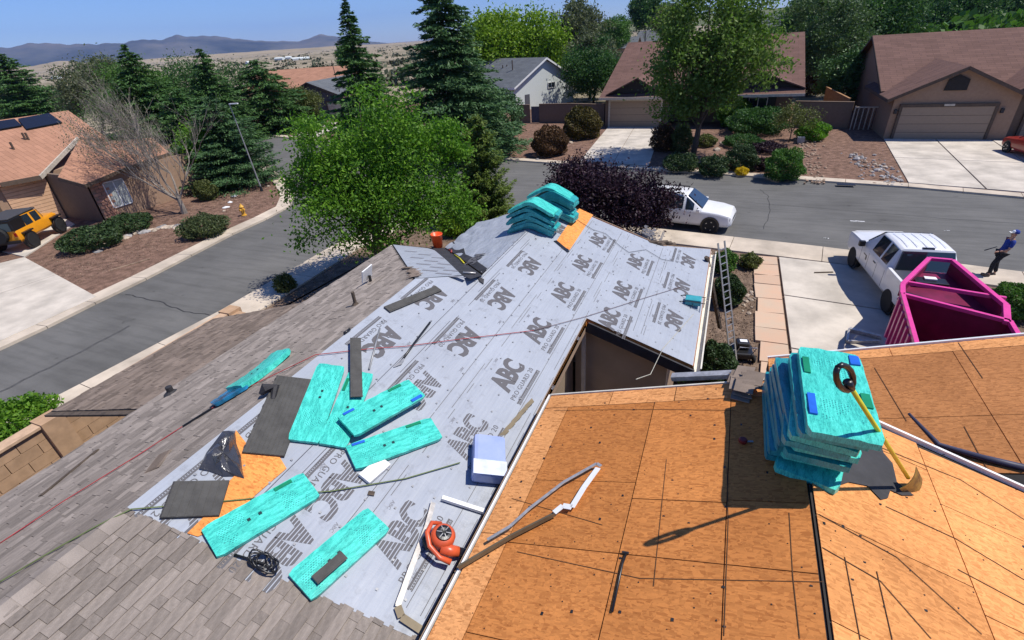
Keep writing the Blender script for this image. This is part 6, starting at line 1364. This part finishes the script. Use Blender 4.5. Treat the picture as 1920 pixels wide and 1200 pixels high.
# ---- rocks
def rock(px, py, w, m, label, group, seed, h=.6, z=.06, name='rock'):
    p = G(px, py, z); s = w/2*proj(p)[2]/FPX; g = random.Random(seed); bm = bmesh.new(); bmesh.ops.create_icosphere(bm, subdivisions=1, radius=1)
    for v in bm.verts: v.co *= g.uniform(.72, 1.15); v.co.z = max(-.3, v.co.z*h)
    me = bpy.data.meshes.new('rock'); bm.to_mesh(me); bm.free(); o = link(name, me, None, m); o.location = p; o.scale = (s*g.uniform(.8, 1.2), s*g.uniform(.6, 1), s); o.rotation_euler.z = g.uniform(0, 6); return tag(o, label, 'rock', group)
ORD = 'first second third fourth fifth sixth seventh eighth ninth tenth eleventh twelfth thirteenth fourteenth fifteenth sixteenth seventeenth eighteenth nineteenth twentieth twenty-first twenty-second twenty-third twenty-fourth twenty-fifth twenty-sixth'.split()
def rocks(spec, fmt, group, seed, h, key=0):
    for i, (x, y, w, m) in enumerate(sorted(spec, key=lambda t: t[key])): rock(x, y, w, m, fmt % ORD[i], group, seed+i, h)
rg = random.Random(6)
rocks([(182+158*i/21+rg.uniform(-5, 5), 470-40*i/21-14*math.sin(i/7)+rg.uniform(-3, 3), rg.uniform(15, 32), m_rock if i % 4 else m_rockG) for i in range(22)], '%s pale flat stone from the left in the line below the junipers', 'pale stones in a line across the left yard', 0, .35)
rocks([(440, 368, 16, m_white), (432, 380, 15, m_white), (424, 390, 14, m_white), (503, 350, 12, m_rock), (420, 396, 10, m_rock), (448, 362, 9, m_rock)], '%s white stone from the left near the yellow hydrant', 'white stones by the left corner of the kerb', 40, .5)
big = []; small = []
for i in range(130):
    t = rg.random(); x = 1600+t*92+rg.gauss(0, 13); y = 290+t*54+rg.gauss(0, 8)
    if y < 288 or y > 348 or x > 1675+(y-300)*.45 or x < 1570: x, y = 1636+rg.uniform(-28, 28), 316+rg.uniform(-16, 16)
    w = rg.uniform(4, 13) if i < 60 else rg.uniform(2.5, 6); (big if w > 9 and len(big) < 24 else small).append((x, y, w, (m_rockG, m_rockG, m_rockB, m_rock)[i % 4]))
rocks(big, '%s large boulder from the left in the dry stream bed of the right yard', 'boulders of the dry stream bed on the right yard', 60, .7)
for i in range(150): t = rg.random(); small.append((1508+rg.gauss(0, 12)+t*24, 262+t*82, rg.uniform(3, 7), m_rockB))
def many(name, spec, m, seed):
    mb = MB(); g = random.Random(seed)
    for x, y, w, _m in spec:
        p = G(x, y, .07); s = w/2*proj(p)[2]/FPX; mb.lathe([(s*g.uniform(.7, 1), -.05), (s*g.uniform(.8, 1.1), s*.35), (s*g.uniform(.3, .6), s*g.uniform(.6, .9))], (p.x, p.y, p.z), 'z', 5)
    mb.build(name, m, None)['kind'] = 'stuff'
many('stream_cobbles', [q_ for q_ in small if q_[3] is not m_rockB], m_rockG, 1); many('yard_cobbles', [q_ for q_ in small if q_[3] is m_rockB], m_rockB, 2)
rocks([(1402+rg.gauss(0, 7), 560+rg.gauss(0, 10), rg.uniform(6, 13), m_rock) for i in range(16)], '%s pale rubble stone from the left on the gravel beside the ladder', 'pale rubble on the gravel beside the ladder', 330, .6)
for i, (x, y, w, l) in enumerate(((1344, 282, 22, 'tan boulder below the olive clipped shrub'), (1356, 270, 16, 'small tan boulder left of the low dark shrub'), (1428, 308, 30, 'wide pale boulder between the feathery and the dark shrub'), (1070, 268, 12, 'pale rock right of the rust shrub'), (1008, 300, 12, 'grey rock below the rust shrub'), (1503, 262, 13, 'grey boulder beside the bright loose shrub'), (1072, 296, 9, 'small pale rock at the driveway edge'), (945, 284, 26, 'square pale block at the yard corner under the spruce'))): rock(x, y, w, m_rock if i != 4 else m_rockG, l, None, 300+i, .7)
# loose gravel stones near the camera side, past counting
n = 2600; P = np.stack([rng.uniform(.3, 1.7, n), rng.uniform(8, 21, n), np.full(n, .065)], 1); P2_ = np.stack([rng.uniform(-33, -27, 5200), rng.uniform(9, 29, 5200), np.full(5200, .085)], 1)
cards('gravel_stones', np.concatenate([P, P2_]), .03, m_rockB, None, aspect=.8)['kind'] = 'stuff'
# ---- street furniture
hy = empty('fire_hydrant', G(458, 404, .08), 'yellow fire hydrant on the left yard by the kerb', 'hydrant')
m_hy = mat('hydrant_yellow', (.70, .38, .05), rough=.5)
MB().lathe([(.16, 0), (.16, .05), (.11, .06), (.11, .50), (.14, .52), (.14, .56), (.11, .60), (.06, .68), (.02, .70)], sides=12).build('barrel', m_hy, hy, smooth=False)
MB().tube([(-.20, 0, .40), (.20, 0, .40)], .055, 8).tube([(0, 0, .38), (0, -.20, .38)], .065, 8).build('nozzle', m_hy, hy); MB().lathe([(.03, .70), (.03, .75)], sides=6).build('cap_nut', m_hy, hy)
pp = G(491, 358, .08); pt = Vector(at(430, 195, pp)); po = empty('street_pole', pp, 'slim grey pole with a dark foot on the left corner yard', 'pole')
MB().tube([(0, 0, .3), pt-pp], [.055, .03], 8).build('shaft', m_grey, po); MB().lathe([(.12, 0), (.10, .12), (.07, .35)], sides=10).build('foot', m_black, po); MB().bar(pt-pp, pt-pp+_v(.55, .2, .0), .16, .06).build('lamp_head', m_white, po)
ub = G(1586, 346, .11); tag(MB().box(-.45, .45, -.18, .18, 0, .02).build('drain_grate', m_black, None), 'black storm drain grate in the far kerb below the stream bed', 'drain'); C.objects['drain_grate'].location = ub
lp_ = G(668-455, 505, .1)
tag(MB().bar(G(207, 507, .1), G(281, 485, .1), .06, .05).build('landscape_timber', m_rockB, None), 'thin pale timber edging lying on the left gravel yard', 'timber')
bpk = G(1500, 268, .1); mbx = empty('mailbox', bpk, 'small grey utility box beside the loose green shrub', 'utility box'); MB().box(-.25, .25, -.2, .2, .1, .45).build('box', m_grey, mbx, bevel=.03); MB().box(-.2, .2, -.15, .15, 0, .1).build('base', m_conc, mbx)
# road marks: tar-sealed cracks and small painted survey marks
def crack(px, m, w=.03, name='tar_crack'):
    b = MB(); P3 = [G(*p, .0) for p in px]; out = [P3[0]]
    for a, c in zip(P3, P3[1:]):
        for i in range(1, 7): q = a.lerp(c, i/6); out.append(q+_v(random.uniform(-.05, .05), random.uniform(-.05, .05), 0))
    for a, c in zip(out, out[1:]): s = (c-a).cross(_v(0, 0, 1)).normalized()*w/2; b.quad(a-s+_v(0, 0, .004), a+s+_v(0, 0, .004), c+s+_v(0, 0, .004), c-s+_v(0, 0, .004))
    b.build(name, m, C.objects['road'])
m_tar = mat('tar_seal', (.035, .034, .033), rough=.7); m_tar2 = mat('tar_faint', (.075, .073, .07), rough=.8)
crack([(235, 552), (300, 565), (345, 585), (405, 592)], m_tar, .05); crack([(1425, 355), (1440, 368), (1443, 400), (1432, 430)], m_tar, .03); crack([(0, 735), (70, 700), (150, 660), (240, 612)], m_tar2, .12); crack([(1380, 378), (1560, 392), (1750, 408), (1919, 420)], m_tar2, .05)
for px in ([(1594, 414), (1622, 415)], [(1545, 446), (1552, 447)], [(1772, 432), (1778, 432)]): crack(px, mat('mark_white', (.6, .6, .6), rough=.7), .09, 'survey_mark')
